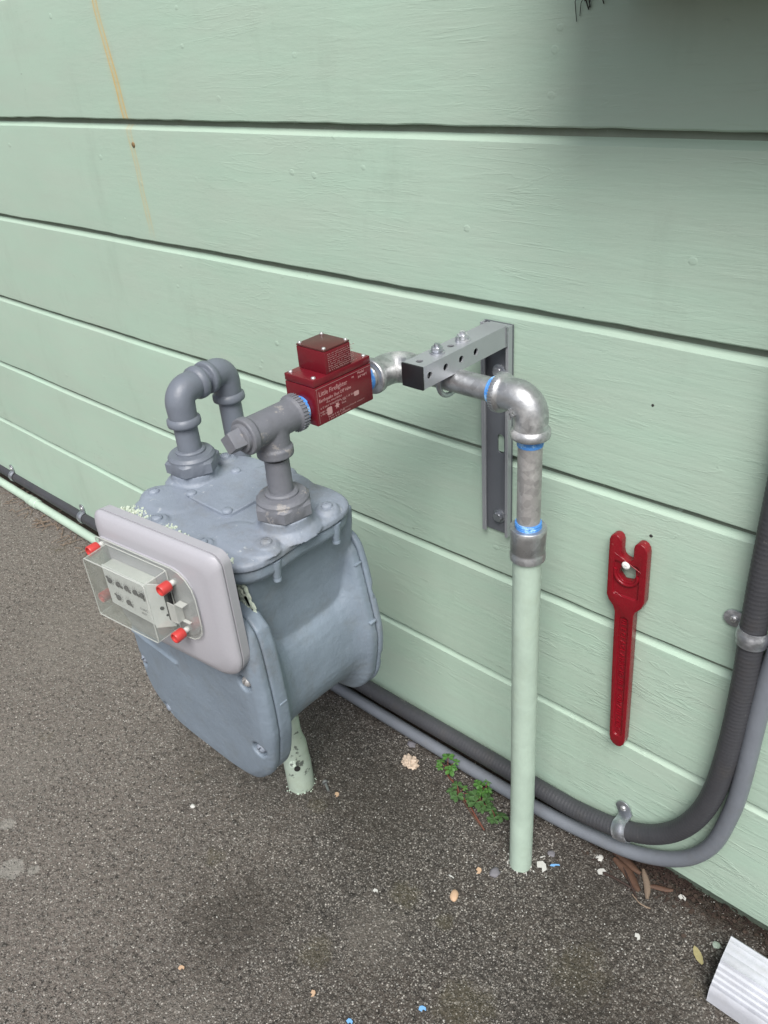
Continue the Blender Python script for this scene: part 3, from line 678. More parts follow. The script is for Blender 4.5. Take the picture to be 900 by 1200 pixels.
def index(t):
    O = Vector((-.6710, -.4345, .600)); a = R(6.5)
    u = Vector((math.cos(a), math.sin(a), 0)); n = Vector((math.sin(a), -math.cos(a), 0)); v = Vector((0, 0, 1))
    Mx = Matrix((u*.972, v*.972, n*.972)).transposed().to_4x4(); Mx.translation = O     # local x=u, y=up, z=out
    # det check: u x v = n ?
    b = B()
    def ol(off):
        o_ = rrect(-.100-off, -.086-off, .103+off, .081+off, (.03, .034, .014, .014), 7)
        return o_
    def ring(off, d): return [(x, y, d) for x, y in ol(off)]
    b.loft([ring(-.006, -.026), ring(-.001, -.024), ring(0, -.0130), ring(-.0022, -.0124)], Mx)
    h = b.obj('index_housing', 'index', t, 40)
    b = B(); b.loft([ring(-.0022, -.0122), ring(-.0003, -.0112), ring(0, -.0095), ring(-.0016, -.0066), ring(-.0060, -.0034), ring(-.0135, -.0008), ring(-.0175, 0)], Mx)
    b.obj('housing_front', 'index', h, 50)
    # raised pad that carries the cover
    b = B(); b.prism(rrect(-.088, -.037, .064, .053, (.006, .03, .03, .006), 8), -.0015, .0022, Mx); b.obj('cover_pad', 'index', h, 40, .0008)
    # movement box and dial
    b = B(); b.box((-.069, -.0255, .0023), (.0042, .0290, .0164), Mx); b.obj('register_case', 'capw', h, 30, .0006)
    b = B(); b.prism([(-.0695, -.0235), (.0042, -.0265), (.0042, .0275), (-.0695, .0295)], .0166, .0180, Mx); b.obj('dial_plate', 'dial', h, 0)
    b = B(); b.add([(.005, -.030, .0185), (.005, .030, .0185), (.019, .024, .004), (.0225, -.030, .004), (.0045, -.030, .0165), (.0045, .030, .0165), (.0182, .024, .0025), (.0215, -.030, .0025)],
          [(0, 1, 2, 3), (4, 7, 6, 5), (0, 3, 7, 4), (1, 0, 4, 5), (2, 1, 5, 6), (3, 2, 6, 7)], Mx); b.obj('dial_side', 'dial', h, 0)
    b = B(); b.prism(hexo(.0024, 16), .0, .0006, Mx @ axis((.0135, -.004, .0105), (1, 0, 1))); b.prism(hexo(.0014, 16), .0, .0006, Mx @ axis((.0165, -.014, .0080), (1, 0, 1))); b.obj('side_mark', 'ink', h, 0)
    b = B(); b.box((.021, -.018, .0022), (.0285, .020, .010), Mx); b.obj('register_gap', 'black', h, 0, .0005)
    # dials: ring print + numerals + hands
    cs = [(-.060, .0115, .0058), (-.0455, .0115, .0058), (-.031, .0115, .0058), (-.0165, .0115, .0058), (-.0025+-.0025, .0115, .0055), (-.052, -.0095, .0062), (-.0345, -.0095, .0062)]
    ink = B(); hands = B()
    for i, (cx, cy, r) in enumerate(cs):
        for k in range(10):
            th = 2*PI*k/10+.3
            text_mesh(ink, str(k), .0034, Mx @ Matrix.Translation((cx+r*math.cos(th)-.0008, cy+r*math.sin(th)-.0009, .01805)), .00003)
        for k in range(30):
            t0 = 2*PI*k/30; t1 = t0+.12
            ink.add([(cx+.0042*math.cos(t0), cy+.0042*math.sin(t0), .0181), (cx+.0046*math.cos(t0), cy+.0046*math.sin(t0), .0181), (cx+.0046*math.cos(t1), cy+.0046*math.sin(t1), .0181), (cx+.0042*math.cos(t1), cy+.0042*math.sin(t1), .0181)], [(0, 1, 2, 3)], Mx)
        hands.prism(hexo(.0034, 18), .0183, .0200, Mx @ Matrix.Translation((cx, cy, 0)))
        ang = (2.5, -.5, -.7, -.6, -1.2, 2.6, -.7)[i]
        hands.prism([(-.001, -.0022), (.0074, -.0006), (.0074, .0006), (-.001, .0022)], .0184, .0194, Mx @ Matrix.Translation((cx, cy, 0)) @ Matrix.Rotation(ang, 4, 'Z'))
    for k, (tx, ty, s_, x_) in enumerate((('CUBIC', .0, 0, 0), ('FEET', 0, 0, 0))):
        text_mesh(ink, tx, .0046, Mx @ Matrix.Translation((-.017+k*.001, -.0125-k*.006, .0181)), .00003)
    ink.obj('dial_print', 'ink', h, 0); hands.obj('dial_hands', 'ink', h, 30)
    # screw seals: red caps on white stems
    for (x, y) in ((.0345, .034), (.038, -.0285), (-.0815, .0445), (-.0855, -.0215)):
        b = B(); b.lathe([(.0034, .002), (.0034, .012)], Mx @ Matrix.Translation((x, y, 0)), 14); b.obj('cap_stem', 'capw', h, 40)
        b = B(); b.lathe([(.0060, .009), (.0064, .010), (.0064, .0205), (.0058, .0215), (.0048, .0215), (.0045, .0195), (.0020, .0195)], Mx @ Matrix.Translation((x, y, 0)), 22); b.obj('red_cap', 'cap', h, 40)
    # clear cover: hollow box, thin walls, rounded flange
    b = B(); ob = rrect(-.074, -.0305, .0285, .0480, .0035, 4); ib = rrect(-.0726, -.0291, .0271, .0466, .0028, 4)
    fl = rrect(-.0905, -.0385, .0665, .0535, (.006, .026, .030, .006), 4)
    def r3(o_, d, k=1): return [(x*k, y*k, d) for x, y in o_]
    def strip(rings):
        nn = len(rings[0]); fs = [(i*nn+k, i*nn+(k+1) % nn, (i+1)*nn+(k+1) % nn, (i+1)*nn+k) for i in range(len(rings)-1) for k in range(nn)]
        return [p for r_ in rings for p in r_], fs, nn
    fi = rrect(-.0905, -.0385, .0665, .0535, (.006, .026, .030, .006), 4)
    rings = [r3(ib, .0332), r3(ib, .0025), r3(fi, .0025), r3(fi, .0042), r3(ob, .0042), r3(ob, .0340), r3([(x*.985-.0003, y*.975+.0002) for x, y in ob], .0350)]
    vs, fs, nn = strip(rings); m_ = len(rings)
    fs += [tuple(range(nn-1, -1, -1)), tuple(range((m_-1)*nn, m_*nn))]
    b.add(vs, fs, Mx); cv = b.obj('clear_cover', 'clear', h, 30)
    b = B(); co = [(x*.99, y*.985) for x, y in ob]; b.tube([Mx @ Vector((x, y, .0345)) for x, y in co+co[:1]], .0007, 6, cap=False)
    b.tube([Mx @ Vector((x, y, .0045)) for x, y in [(p[0]*1.01, p[1]*1.01) for p in ob+ob[:1]]], .0006, 6, cap=False)
    b.tube([Mx @ Vector((x, y, .0040)) for x, y in fi+fi[:1]], .0007, 6, cap=False)
    for k in (2, 7, 12, 17): b.tube([Mx @ Vector((ob[k][0]*.99, ob[k][1]*.985, .0345)), Mx @ Vector((ob[k][0], ob[k][1], .0045))], .0006, 6)
    b.obj('cover_edge', 'edge', h, 50)
    # clear latch beside the cover
    b = B(); b.box((.040, -.012, .0042), (.0412, .013, .013), Mx); b.box((.0300, -.012, .0130), (.0412, .013, .0142), Mx); b.box((.0412, .0118, .0042), (.052, .013, .012), Mx); b.box((.0412, -.013, .0042), (.052, -.0118, .008), Mx)
    b.obj('cover_latch', 'edge', h, 0, .0002)
meter()

# ------------------------------------------------------------------ gas supply pipe (U-bend at the meter's left)
def supply():
    t = thing('gas_supply_pipe', 'grey painted pipe bending over behind the meter into a green chipped sleeve', 'pipe', (-.80, -.215, 0))
    r = .0143; zx = .757; x1, y1 = -.787, -.291; x2, y2 = -.800, -.213
    b = B().tube([(x1, y1, .679), (x1, y1, .726)], r, 28); b.obj('nipple', 'pipe', t)
    b = B(); elbow(b, (x1, y1, .716), (x1, y1, zx), (x1-.0055, y1+.036, zx), .0170, .0200); b.obj('elbow', 'pipe', t, 50)
    b = B().tube([(x1-.003, y1+.02, zx), (x2+.003, y2-.02, zx)], r, 28); b.obj('nipple', 'pipe', t)
    b = B(); elbow(b, (x2+.0055, y2-.034, zx), (x2, y2, zx), (x2, y2, .716), .0170, .0200); b.obj('elbow', 'pipe', t, 50)
    b = B().tube([(x2, y2, .724), (x2, y2, .17)], .0143, 28); b.obj('drop_pipe', 'pipe', t)
    b = B().lathe([(.0150, .205), (.0155, .128), (.0165, .118), (.0208, .100), (.0212, .092), (.0222, .062), (.0230, .058), (.0230, .0), (.022, -.01)][::-1], Matrix.Translation((x2, y2, 0)), 36)
    b.tube([(x2+.012, y2-.017, .072), (x2+.0145, y2-.020, .075)], .006, 12)
    b.obj('base_sleeve', 'sleeve', t, 40)
    b = B().lathe([(.0052, 0), (.0052, .0015)], axis((x2+.0175, y2-.0145, .062), (.77, -.64, 0.1)), 10); b.obj('paint_hole', 'hole', t, 0)
    b = B()
    for i in range(24):
        th = random.uniform(0, 2*PI); rr = .0235*random.uniform(.97, 1.15); q = random.uniform(.0007, .0018); x, y = x2+rr*math.cos(th), y2+rr*math.sin(th)
        b.loft([[(x+q*math.cos(k*PI/3), y+q*math.sin(k*PI/3), 0) for k in range(6)], [(x+q*.6*math.cos(k*PI/3), y+q*.6*math.sin(k*PI/3), q*.8) for k in range(6)]])
    b.obj('paint_flakes', 'sleeve', t, 60)
    settle(t)
supply()

# ------------------------------------------------------------------ tee on the outlet
TX, TY, TZ = -.61, -.2985, .7655
def tee():
    t = thing('pipe_tee', 'scuffed grey pipe tee with square plug above the right meter union', 'pipe tee', (TX, TY, .68))
    b = B()
    def run(p0, p1):
        d = (Vector(p1)-Vector(p0)).normalized(); p0, p1 = Vector(p0), Vector(p1); r, bd = .0172, .0196
        b.tube([p0, p0+d*.001, p0+d*.008, p0+d*.0095, p1-d*.0095, p1-d*.008, p1-d*.001, p1], [bd-.001, bd, bd, r, r, bd, bd, bd-.001], 44)
    run((TX, TY-.037, TZ), (TX, TY+.037, TZ))
    d = Vector((0, 0, -1)); p = Vector((TX, TY, TZ))
    b.tube([p, p+d*.024, p+d*.0255, p+d*.034, p+d*.035], [.0172, .0172, .0196, .0196, .0186], 44)
    b.obj('tee_body', 'tee', t, 0, remesh=.0011, rs=3)
    b = B()
    for k in range(34):   # knurled rim of the rear socket
        th = 2*PI*k/34; m = axis((TX+.0198*math.cos(th), TY+.0335, TZ+.0198*math.sin(th)), (math.cos(th), 0, math.sin(th)), (0, 1, 0)); b.box((-.0042, -.0007, -.0006), (.0032, .0007, .0007), m)
    b.obj('knurled_rim', 'tee', t, 0)
    b = B(); b.lathe([(.0148, -.004), (.0148, .0035), (.0135, .0045), (.0110, .0048)], axis((TX, TY-.037, TZ), (0, -1, 0)), 36)
    mq = axis((TX, TY-.041, TZ), (0, -1, 0), (1, 0, .75)); q = .0092
    b.loft([[(x*k, y*k, h) for x, y in rrect(-q, -q, q, q, .0012, 2)] for k, h in ((1.05, 0), (1.0, .012), (.93, .0145))], mq)
    b.obj('plug', 'tee', t, 35)
    b = B().tube([(TX, TY, .7345), (TX, TY, .678)], .0133, 32); b.obj('nipple', 'tee', t)
    b = B()
    for k in range(6): b.tube([(TX-.0092, TY-.0098, .708-.0028*k), (TX-.0055, TY-.0123, .7082-.0028*k)], .00065, 6)
    b.obj('stamped_mark', 'tee', t)
    b = B().lathe([(.0134, 0), (.0140, .001), (.0140, .003), (.0134, .004)], Matrix.Translation((TX, TY, .7265)), 30); b.obj('pipe_thread', 'black', t)
    settle(t)
tee()

# ------------------------------------------------------------------ seismic shut-off valve
def valve():
    VX = -.611; x0, x1 = VX-.0225, VX+.0222; y0, y1 = -.2535, -.168; z0, z1 = .7495, .8010
    t = thing('shutoff_valve', 'dark red box-shaped shut-off valve with printed sides joining two pipes', 'valve', (VX, -.21, z0))
    b = B().box((x0, y0, z0), (x1, y1, z1-.0085)); b.obj('valve_body', 'valve', t, 30, .0012)
    b = B().box((x0+.0002, y0+.0002, z1-.0080), (x1-.0002, y1-.0002, z1)); b.obj('valve_lid', 'valve', t, 30, .0008)
    u0, u1 = -.2335, -.1955
    b = B().box((x0+.002, u0, z1+.0002), (x1-.0006, u1, .8250)); cp = b.obj('sensor_housing', 'valve', t, 30, .0008)
    b = B().box((x0+.0021, u0+.0001, .8252), (x1-.0007, u1-.0001, .8272)); tp = b.obj('housing_cap', 'valvetop', t, 30, .0006)
    for (x, y) in ((x0+.005, u0+.003), (x1-.0035, u0+.003), (x0+.005, u1-.003), (x1-.0035, u1-.003)):
        sb = B(); screw_head(sb, (x, y, .8272), (0, 0, 1), .0021, .0022); sb.obj('screw', 'screw', tp, 60)
    for (x, y) in ((x0+.005, y0+.0055), (x1-.005, y0+.0055), (x0+.005, y1-.005), (x1-.005, y1-.005)):
        sb = B(); screw_head(sb, (x, y, z1-.0003), (0, 0, 1), .0025, .0024); sb.obj('screw', 'screw', t, 60)
    # print on the side that faces along the wall (+x): text runs along +y
    F = Matrix(((0, 0, 1, x1+.00012), (1, 0, 0, 0), (0, 1, 0, 0), (0, 0, 0, 1)))
    pr = B()
    def T(txt, y, z, size, sx=1): text_mesh(pr, txt, size, F @ Matrix.Translation((y, z, 0)), .00006, sx)
    pr.box((y0+.002, z1-.0108, 0), (y1-.002, z1-.0105, .0001), F); pr.box((y0+.003, z0+.003, 0), (y0+.0032, z1-.0108, .0001), F)
    T('Little Firefighter', y0+.0055, .7815, .0075, .86); T('TM', y0+.0545, .7850, .0026)
    T('Earthquake Shut Off Valve', y0+.005, .7748, .0052, .86); T('Model', y0+.0640, .7865, .0040); T('3/4" NPT', y0+.0640, .7820, .0038)
    def dashes(y, z, n_, h, seed):
        random.seed(seed); c = y
        for _ in range(n_):
            wd = random.uniform(.0006, .0016); hh = h*random.choice((.7, 1, 1, .85)); pr.box((c, z, 0), (c+wd*.55, z+hh, .0001), F)
            if random.random() < .6: pr.box((c, z+hh*.8, 0), (c+wd, z+hh, .0001), F)
            if random.random() < .5: pr.box((c, z, 0), (c+wd, z+hh*.2, .0001), F)
            c += wd+.0005+(.0011 if random.random() < .2 else 0)
    dashes(y0+.015, .7712, 13, .0021, 1); dashes(y0+.006, .7672, 25, .0022, 2); dashes(y0+.005, .7628, 6, .0018, 3); dashes(y0+.005, .7600, 6, .0018, 4)
    dashes(y0+.016, .7545, 12, .0018, 5); dashes(y0+.016, .7518, 18, .0017, 6); dashes(y0+.034, .7560, 22, .0013, 7); dashes(y0+.037, .7655, 4, .002, 8); dashes(y0+.037, .7625, 4, .002, 9)
    # approval marks: a badge, a star and a round one
    pr.prism(rrect(.0, .0, .0075, .0085, .0015, 3), 0, .0001, F @ Matrix.Translation((y0+.0145, .7572, 0)))
    st = [((.0040 if k % 2 == 0 else .0019)*math.cos(PI*k/6), (.0040 if k % 2 == 0 else .0019)*math.sin(PI*k/6)) for k in range(12)]
    pr.prism(st, 0, .0001, F @ Matrix.Translation((y0+.0300, .7635, 0)))
    pr.prism(rrect(0, 0, .0075, .0052, .0012, 3), 0, .0001, F @ Matrix.Translation((y0+.0560, .7640, 0)))
    pr.obj('side_print', 'print', t, 0)
    # upper block: a block of fine instructions on the same side
    pr = B(); F = Matrix(((0, 0, 1, x1-.00045), (1, 0, 0, 0), (0, 1, 0, 0), (0, 0, 0, 1)))
    for k in range(9): dashes(u0+.0045, .8210-.0022*k, 21, .0010, 20+k)
    pr.obj('instruction_print', 'print', cp, 0)
    # tape-coated nipples both sides
    b = B().tube([(VX, -.2625, TZ), (VX, y0-.0002, TZ)], .0133, 28); b.obj('nipple', 'galv', t)
    b = B().tube([(VX, y1+.0002, TZ), (VX, -.1500, .765)], .0133, 28); b.obj('nipple', 'galv', t)
    sealant('thread_sealant', (VX, -.2615, TZ), (VX, -.2545, TZ), .0140, t, 3)
    sealant('thread_sealant', (VX, -.1668, .765), (VX, -.1545, .765), .0140, t, 4)
    settle(t); random.seed(11)
valve()

# ------------------------------------------------------------------ galvanised run and riser
def house_pipe():
    RX, RY, RZ = -.4240, -.104, .764
    t = thing('house_gas_pipe', 'galvanised elbows and pipe running to a green painted riser standing in asphalt', 'pipe', (RX, RY, 0))
    b = B(); elbow(b, (-.611, -.1480, RZ), (-.611, RY, RZ), (-.567, RY, RZ), .0178, .0205, .009, .018); b.obj('elbow', 'galv', t, 50)
    b = B().tube([(-.58, RY, RZ), (-.455, RY, RZ)], .01335, 32); b.obj('cross_pipe', 'galv', t)
    b = B(); elbow(b, (-.4655, RY, RZ), (RX, RY, RZ), (RX, RY, .7225), .0182, .0212, .009, .019)
    m = axis((RX-.013, RY-.0175, RZ-.012), (-.1, -1, .05)); b.box((-.006, -.0012, 0), (.006, .0012, .0022), m @ Matrix.Rotation(.7, 4, 'Z')); b.box((-.0012, -.005, 0), (.0012, .005, .0022), m @ Matrix.Rotation(.5, 4, 'Z'))
    b.obj('elbow', 'galv', t, 50)
    b = B()
    for k in range(40):
        th = 2*PI*k/40; m = axis((-.4620, RY+.0213*math.cos(th), RZ+.0213*math.sin(th)), (0, math.cos(th), math.sin(th)), (1, 0, 0)); b.box((-.003, -.0006, -.0005), (.003, .0006, .0006), m)
    b.obj('knurled_rim', 'galv', t, 0)
    b = B().tube([(RX, RY, .726), (RX, RY, .604)], .01335, 32); b.obj('nipple', 'galv_dull', t)
    sealant('thread_sealant', (-.4735, RY, RZ), (-.4665, RY, RZ), .0140, t, 2.6)
    sealant('thread_sealant', (RX, RY, .7215), (RX, RY, .7125), .0138, t, 2.2, .0007)
    sealant('thread_sealant', (RX, RY, .6165), (RX, RY, .6085), .0142, t, 3)
    b = B().lathe([(.0196, .5665), (.0208, .5675), (.0208, .5745), (.0198, .5765), (.0198, .5795), (.0205, .5805), (.0208, .600), (.0212, .602), (.0212, .6085), (.0204, .6095), (.0145, .6095)], Matrix.Translation((RX, RY, 0)), 44)
    b.obj('coupling', 'galv', t, 40)
    pts = [(RX+.0007*math.sin(z*9), RY, z) for z in np.linspace(-.01, .568, 40)]
    b = B().tube(pts, [.01675+.0003*noise.noise(Vector((z[2]*30, 1, 2))) for z in pts], 40, wob=.012); r_ = b.obj('riser_pipe', 'riser', t, 60); r_['label'] = 'pale green painted lower pipe'
    b = B()
    for i in range(26):
        th = random.uniform(0, 2*PI); rr = .017*random.uniform(.98, 1.4); q = random.uniform(.0006, .0018); x, y = RX+rr*math.cos(th), RY+rr*math.sin(th)
        b.loft([[(x+q*random.uniform(.6, 1.3)*math.cos(k*PI/3), y+q*math.sin(k*PI/3), 0) for k in range(6)], [(x+q*.6*math.cos(k*PI/3), y+q*.6*math.sin(k*PI/3), q*.7+.001) for k in range(6)]])
    b.obj('paint_flakes', 'chip', t, 60)
    settle(t)
house_pipe()

# ------------------------------------------------------------------ wall bracket
def bracket():
    t = thing('wall_bracket', 'grey steel bracket with perforated arm and black end cap carrying the pipe', 'bracket', (-.535, 0, .508))
    # upright channel: web against the wall, two legs with returned lips
    x0, x1 = -.5565, -.5160; z0, z1 = .508, .7985; th = .0024; yb, yf = -.0015, -.0125
    b = B().box((x0, yb-th, z0), (x1, yb, z1)); cut = B()
    for zc in (.6405, .70):
        cut.prism(rrect(-.0052, -.0135, .0052, .0135, .0051, 5), -.02, .02, axis((-.5325, 0, zc), (0, -1, 0), (1, 0, 0)))
    web = b.obj('channel_web', 'strut_dark', t, 0, cut=cut)  # web in a darker grey than the flanges
    b = B().box((x0, yf, z0), (x0+th, yb-th-.0002, z1)); b.box((x0+th, yf, z0), (x0+.0060, yf+th, z1)); b.obj('channel_flange', 'strut', t, 0, .0006)
    b = B().box((x1-th, yf, z0), (x1, yb-th-.0002, z1)); b.box((x1-.0042, yf, z0), (x1-th, yf+th, z1)); b.obj('channel_flange', 'strut', t, 0, .0006)
    # arm with round holes
    ax0, ax1, az0, az1 = -.5455, -.5175, .7755, .8005; y0, y1 = -.1630, -.0130
    b = B().box((ax0, y0, az0), (ax1, y1, az1)); cut = B().box((ax0+.002, y0-.01, az0+.002), (ax1-.002, y1-.004, az1-.002))
    for y in (-.1535, -.1265, -.0995, -.0730): cut.lathe([(.0040, -.01), (.0040, .05)], axis((ax1-.012, y, .7882), (1, 0, 0)), 18)
    for y in (-.1520, -.0990): cut.lathe([(.0040, -.01), (.0040, .05)], axis((-.5320, y, az1-.012), (0, 0, 1)), 18)
    b.obj('perforated_arm', 'strut', t, 30, cut=cut)
    b = B().box((ax0-.0006, y0-.0030, az0-.0006), (ax1+.0006, y0-.0001, az1+.0006)); b.box((ax0+.0024, y0, az0+.0024), (ax1-.0024, y0+.012, az1-.0024)); b.obj('end_cap', 'black', t, 30, .0010)
    b = B().box((ax0-.001, y1-.001, az0+.001), (ax1-.001, yb-.003, az1-.0022)); b.obj('arm_root', 'strut', t, 30)
    b = B().tube([(ax1-.001, -.0140, az0), (ax1-.0005, -.0140, az1-.002)], .0022, 8, wob=.5); b.obj('weld_bead', 'zinc', t, 60)
    # pipe hanger: U-bolt round the pipe, nuts on top
    pts = [(-.532, -.104-.0185, .807), (-.532, -.104-.0185, .764)]
    pts += [(-.532, -.104-.0185*math.cos(a), .764-.0185*math.sin(a)) for a in np.linspace(0.1, PI-.1, 14)]
    pts += [(-.532, -.104+.0185, .764), (-.532, -.104+.0185, .807)]
    b = B().tube(pts, .0030, 12); b.obj('u_bolt', 'zinc', t, 50)
    for y in (-.1225, -.0775):
        b = B().lathe([(.0085, 0), (.0085, .0014)], Matrix.Translation((-.532, y, az1+.0001)), 28); nut(b, Matrix.Translation((-.532, y, az1+.0016)), .0066, .0056, .4)
        b.lathe([(.0033, 0), (.0033, .0085)], Matrix.Translation((-.532, y, az1+.0016)), 14); b.obj('bolt', 'zinc', t, 35)
    # lag screws through the channel
    for zc in (.5330, .7380):
        m = axis((-.5340, yb-th-.0002, zc), (0, -1, 0)); b = B().lathe([(.0095, 0), (.0095, .0016)], m, 26); nut(b, m @ Matrix.Translation((0, 0, .0017)), .0070, .0050, .2); b.obj('lag_screw', 'zinc', t, 35)
    settle(t)
bracket()

# ------------------------------------------------------------------ red wrench on its screw
def wrench():
    t = thing('gas_wrench', 'red cast gas wrench with forked head hanging flat on the siding', 'wrench', (-.3426, 0, .53))
    # local frame: s across, h down the handle; origin at the head centre
    m = Matrix.Translation((-.3432, 0, .5275)) @ Matrix.Rotation(R(2.2), 4, 'Y').inverted()
    L = [(-.0235, .040), (-.0215, .0455), (-.0175, .0475), (-.0135, .0475), (-.0100, .0445), (-.0085, .040), (-.0085, .026), (-.0070, .0205), (-.0035, .0175), (.0010, .0165), (.0045, .0175), (.0078, .0215),
         (.0078, .037), (.0088, .0415), (.0120, .0445), (.0165, .0450), (.0205, .0430), (.0235, .0385), (.0245, .033), (.0245, -.036), (.0215, -.045), (.0145, -.0535), (.0120, -.060),
         (.0118, -.150), (.0112, -.272), (.0095, -.2800), (.0050, -.2855), (.0, -.2870), (-.0050, -.2855), (-.0095, -.2800), (-.0112, -.272), (-.0125, -.150), (-.0128, -.062), (-.0150, -.055), (-.0215, -.0475), (-.0245, -.040)]
    b = B(); yb, yf = -.0030, -.0155
    b.loft([[(x, yb, z) for x, z in L], [(x, yf, z) for x, z in L]], m)
    cut = B(); hx = [(-.0112, -.0070), (-.0085, .0030), (.0005, .0098), (.0100, .0072), (.0110, -.0030), (.0050, -.0135), (-.0050, -.0150)]
    cut.loft([[(x, -.03, z) for x, z in hx], [(x, .01, z) for x, z in hx]], m)
    cut.loft([[(x, -.03, z) for x, z in rrect(-.0062, -.268, .0062, -.066, .006, 4)], [(x, yf+.0024, z) for x, z in rrect(-.0058, -.267, .0058, -.067, .0055, 4)]], m)
    # stepped seats either side of the hole
    cut.loft([[(x, -.03, z) for x, z in rrect(-.0165, -.036, .0160, .0125, .004, 4)], [(x, yf+.0024, z) for x, z in rrect(-.0165, -.036, .0160, .0125, .004, 4)]], m)
    b.obj('wrench_body', 'wrench', t, 40, .0016, 3, cut=cut)
    b = B()
    ring = [(.0148*math.cos(a_)-.0005, -.0040+.0150*math.sin(a_)) for a_ in np.linspace(PI*.9, 2.05*PI, 18)]
    b.tube([m @ Vector((x, yf+.0018, z)) for x, z in ring], .0022, 10)
    b.tube([m @ Vector((x, yf+.0004, .0150-.010*x/.02)) for x in np.linspace(-.016, .018, 6)], .0007, 8)
    b.tube([m @ Vector((x, yf+.0006, -.0395-.010*x/.02)) for x in np.linspace(-.013, .011, 6)], .0007, 8)
    b.obj('cast_ridge', 'wrench', t, 60)
    # raised foundry letters down the handle, worn past reading
    b = B(); random.seed(5); z = -.071
    tm = m @ Matrix(((0, 1, 0, 0), (0, 0, -1, yf+.0026), (-1, 0, 0, 0), (0, 0, 0, 1)))
    while z > -.262:
        k = random.choice('NIIAMLIVNUITOEC'); text_mesh(b, k, .0095, tm @ Matrix.Translation((-z, -.0035, 0)), .0014, .8)
        z -= {'I': .0035, 'M': .0085}.get(k, .0068)
        if random.random() < .14: z -= .005
    b.obj('raised_lettering', 'wrench', t, 0)
    settle(t)
    s = thing('hanging_screw', 'pale Phillips screw holding the red wrench to the siding', 'screw', (-.3425, 0, .5345))
    b = B(); b.lathe([(.0052, 0), (.0052, .0008), (.0040, .0022), (.0020, .0028)], axis((-.3445, -.0150, .5375), (0, -1, 0)), 24)
    cc = B().box((-.0024, -.0004, .0012), (.0024, .0004, .004), axis((-.3445, -.0150, .5375), (0, -1, 0), (1, 0, 1))); cc.box((-.0004, -.0024, .0012), (.0004, .0024, .0041), axis((-.3445, -.0150, .5375), (0, -1, 0), (1, 0, 1)))
    b.obj('screw_head', 'screw_white', s, 40, cut=cc)
    b = B().tube([(-.3445, -.0148, .5375), (-.3440, .004, .5370)], .0020, 12); b.obj('screw_shank', 'screw', s)
    settle(s); random.seed(12)
wrench()

# ------------------------------------------------------------------ conduits
def smooth_path(P, n=200):
    P = [Vector(p) for p in P]; Q = [P[0]]+P+[P[-1]]; out = []
    seg = len(P)-1
    L = [(P[i+1]-P[i]).length for i in range(seg)]; tot = sum(L)
    for i in range(seg):
        k = max(2, int(n*L[i]/tot)); a, b_, c, d = Q[i], Q[i+1], Q[i+2], Q[i+3]
        for j in range(k):
            t = j/k
            out.append(.5*((2*b_)+(c-a)*t+(2*a-5*b_+4*c-d)*t*t+(3*b_-a-3*c+d)*t**3))
    out.append(P[-1]); return out
def resample(pts, step):
    out = [pts[0]]; acc = 0
    for i in range(1, len(pts)):
        seg = pts[i]-pts[i-1]; l = seg.length; pos = step-acc
        while pos < l: out.append(pts[i-1]+seg*(pos/l)); pos += step
        acc = (acc+l) % step
    return out
def conduits():
    Y = -.0185
    P = [(-5.9, Y+.02, .036), (-3.5, Y+.020, .038), (-2.3, Y+.018, .040), (-1.9, Y+.014, .046), (-1.3, Y+.004, .058), (-.80, Y, .0645), (-.675, Y, .0668), (-.566, Y, .0685), (-.435, Y, .0695), (-.372, Y, .0725), (-.312, Y, .0865), (-.262, Y, .1150), (-.224, Y, .1640), (-.2000, Y, .235), (-.1905, Y, .330), (-.1890, Y, .443), (-.1915, Y, .52), (-.1930, Y, .62), (-.1930, Y, .85), (-.1930, Y, 1.15)]
    pts = resample(smooth_path(P, 1600), .0019)
    rad = [.0140+(-.00045 if i % 3 == 0 else .0) for i in range(len(pts))]
    t = thing('flexible_conduit', 'dark ribbed flexible conduit curving up the siding from the ground', 'conduit', (-.30, Y, .06))
    b = B().tube(pts, rad, 22); b.obj('conduit_hose', 'conduit', t, 60); settle(t)
    Y2 = -.0150
    t = thing('rigid_conduit', 'thin metal conduit along the wall foot, green at left and grey after bend', 'conduit', (-.30, Y2, .02))
    P = [(-.97, -.020, .0165), (-.87, -.020, .0168), (-.743, -.0195, .0170), (-.570, -.0190, .0185), (-.4361, -.0185, .0225), (-.352, Y2, .0310), (-.280, Y2, .0520), (-.222, Y2, .0930), (-.188, Y2, .1500), (-.1735, Y2, .2250), (-.1690, Y2, .290), (-.1680, Y2, .42), (-.1640, Y2, .50), (-.152, Y2, .62), (-.135, Y2, .80), (-.12, Y2, 1.15)]
    pp = smooth_path(P, 160); b = B().tube(pp, .0108, 26); c_ = b.obj('conduit_tube', 'emt', t, 60); c_['label'] = 'blue-grey painted bend'
    P = [(-5.9, -.030, .0165), (-1.4, -.026, .0165), (-.968, -.020, .0165)]; b = B().tube(P, .0118, 26); c_ = b.obj('conduit_tube', 'emtg', t, 60); c_['label'] = 'pale green painted straight length'
    x = -2.12; b = B().lathe([(.0125, -.028), (.0142, -.026), (.0142, -.002), (.0150, 0), (.0142, .002), (.0142, .026), (.0125, .028)], axis((x, -.0268, .0165), (1, .0, 0)), 26); b.obj('conduit_coupling', 'emtg', t, 40)
    settle(t)
conduits()

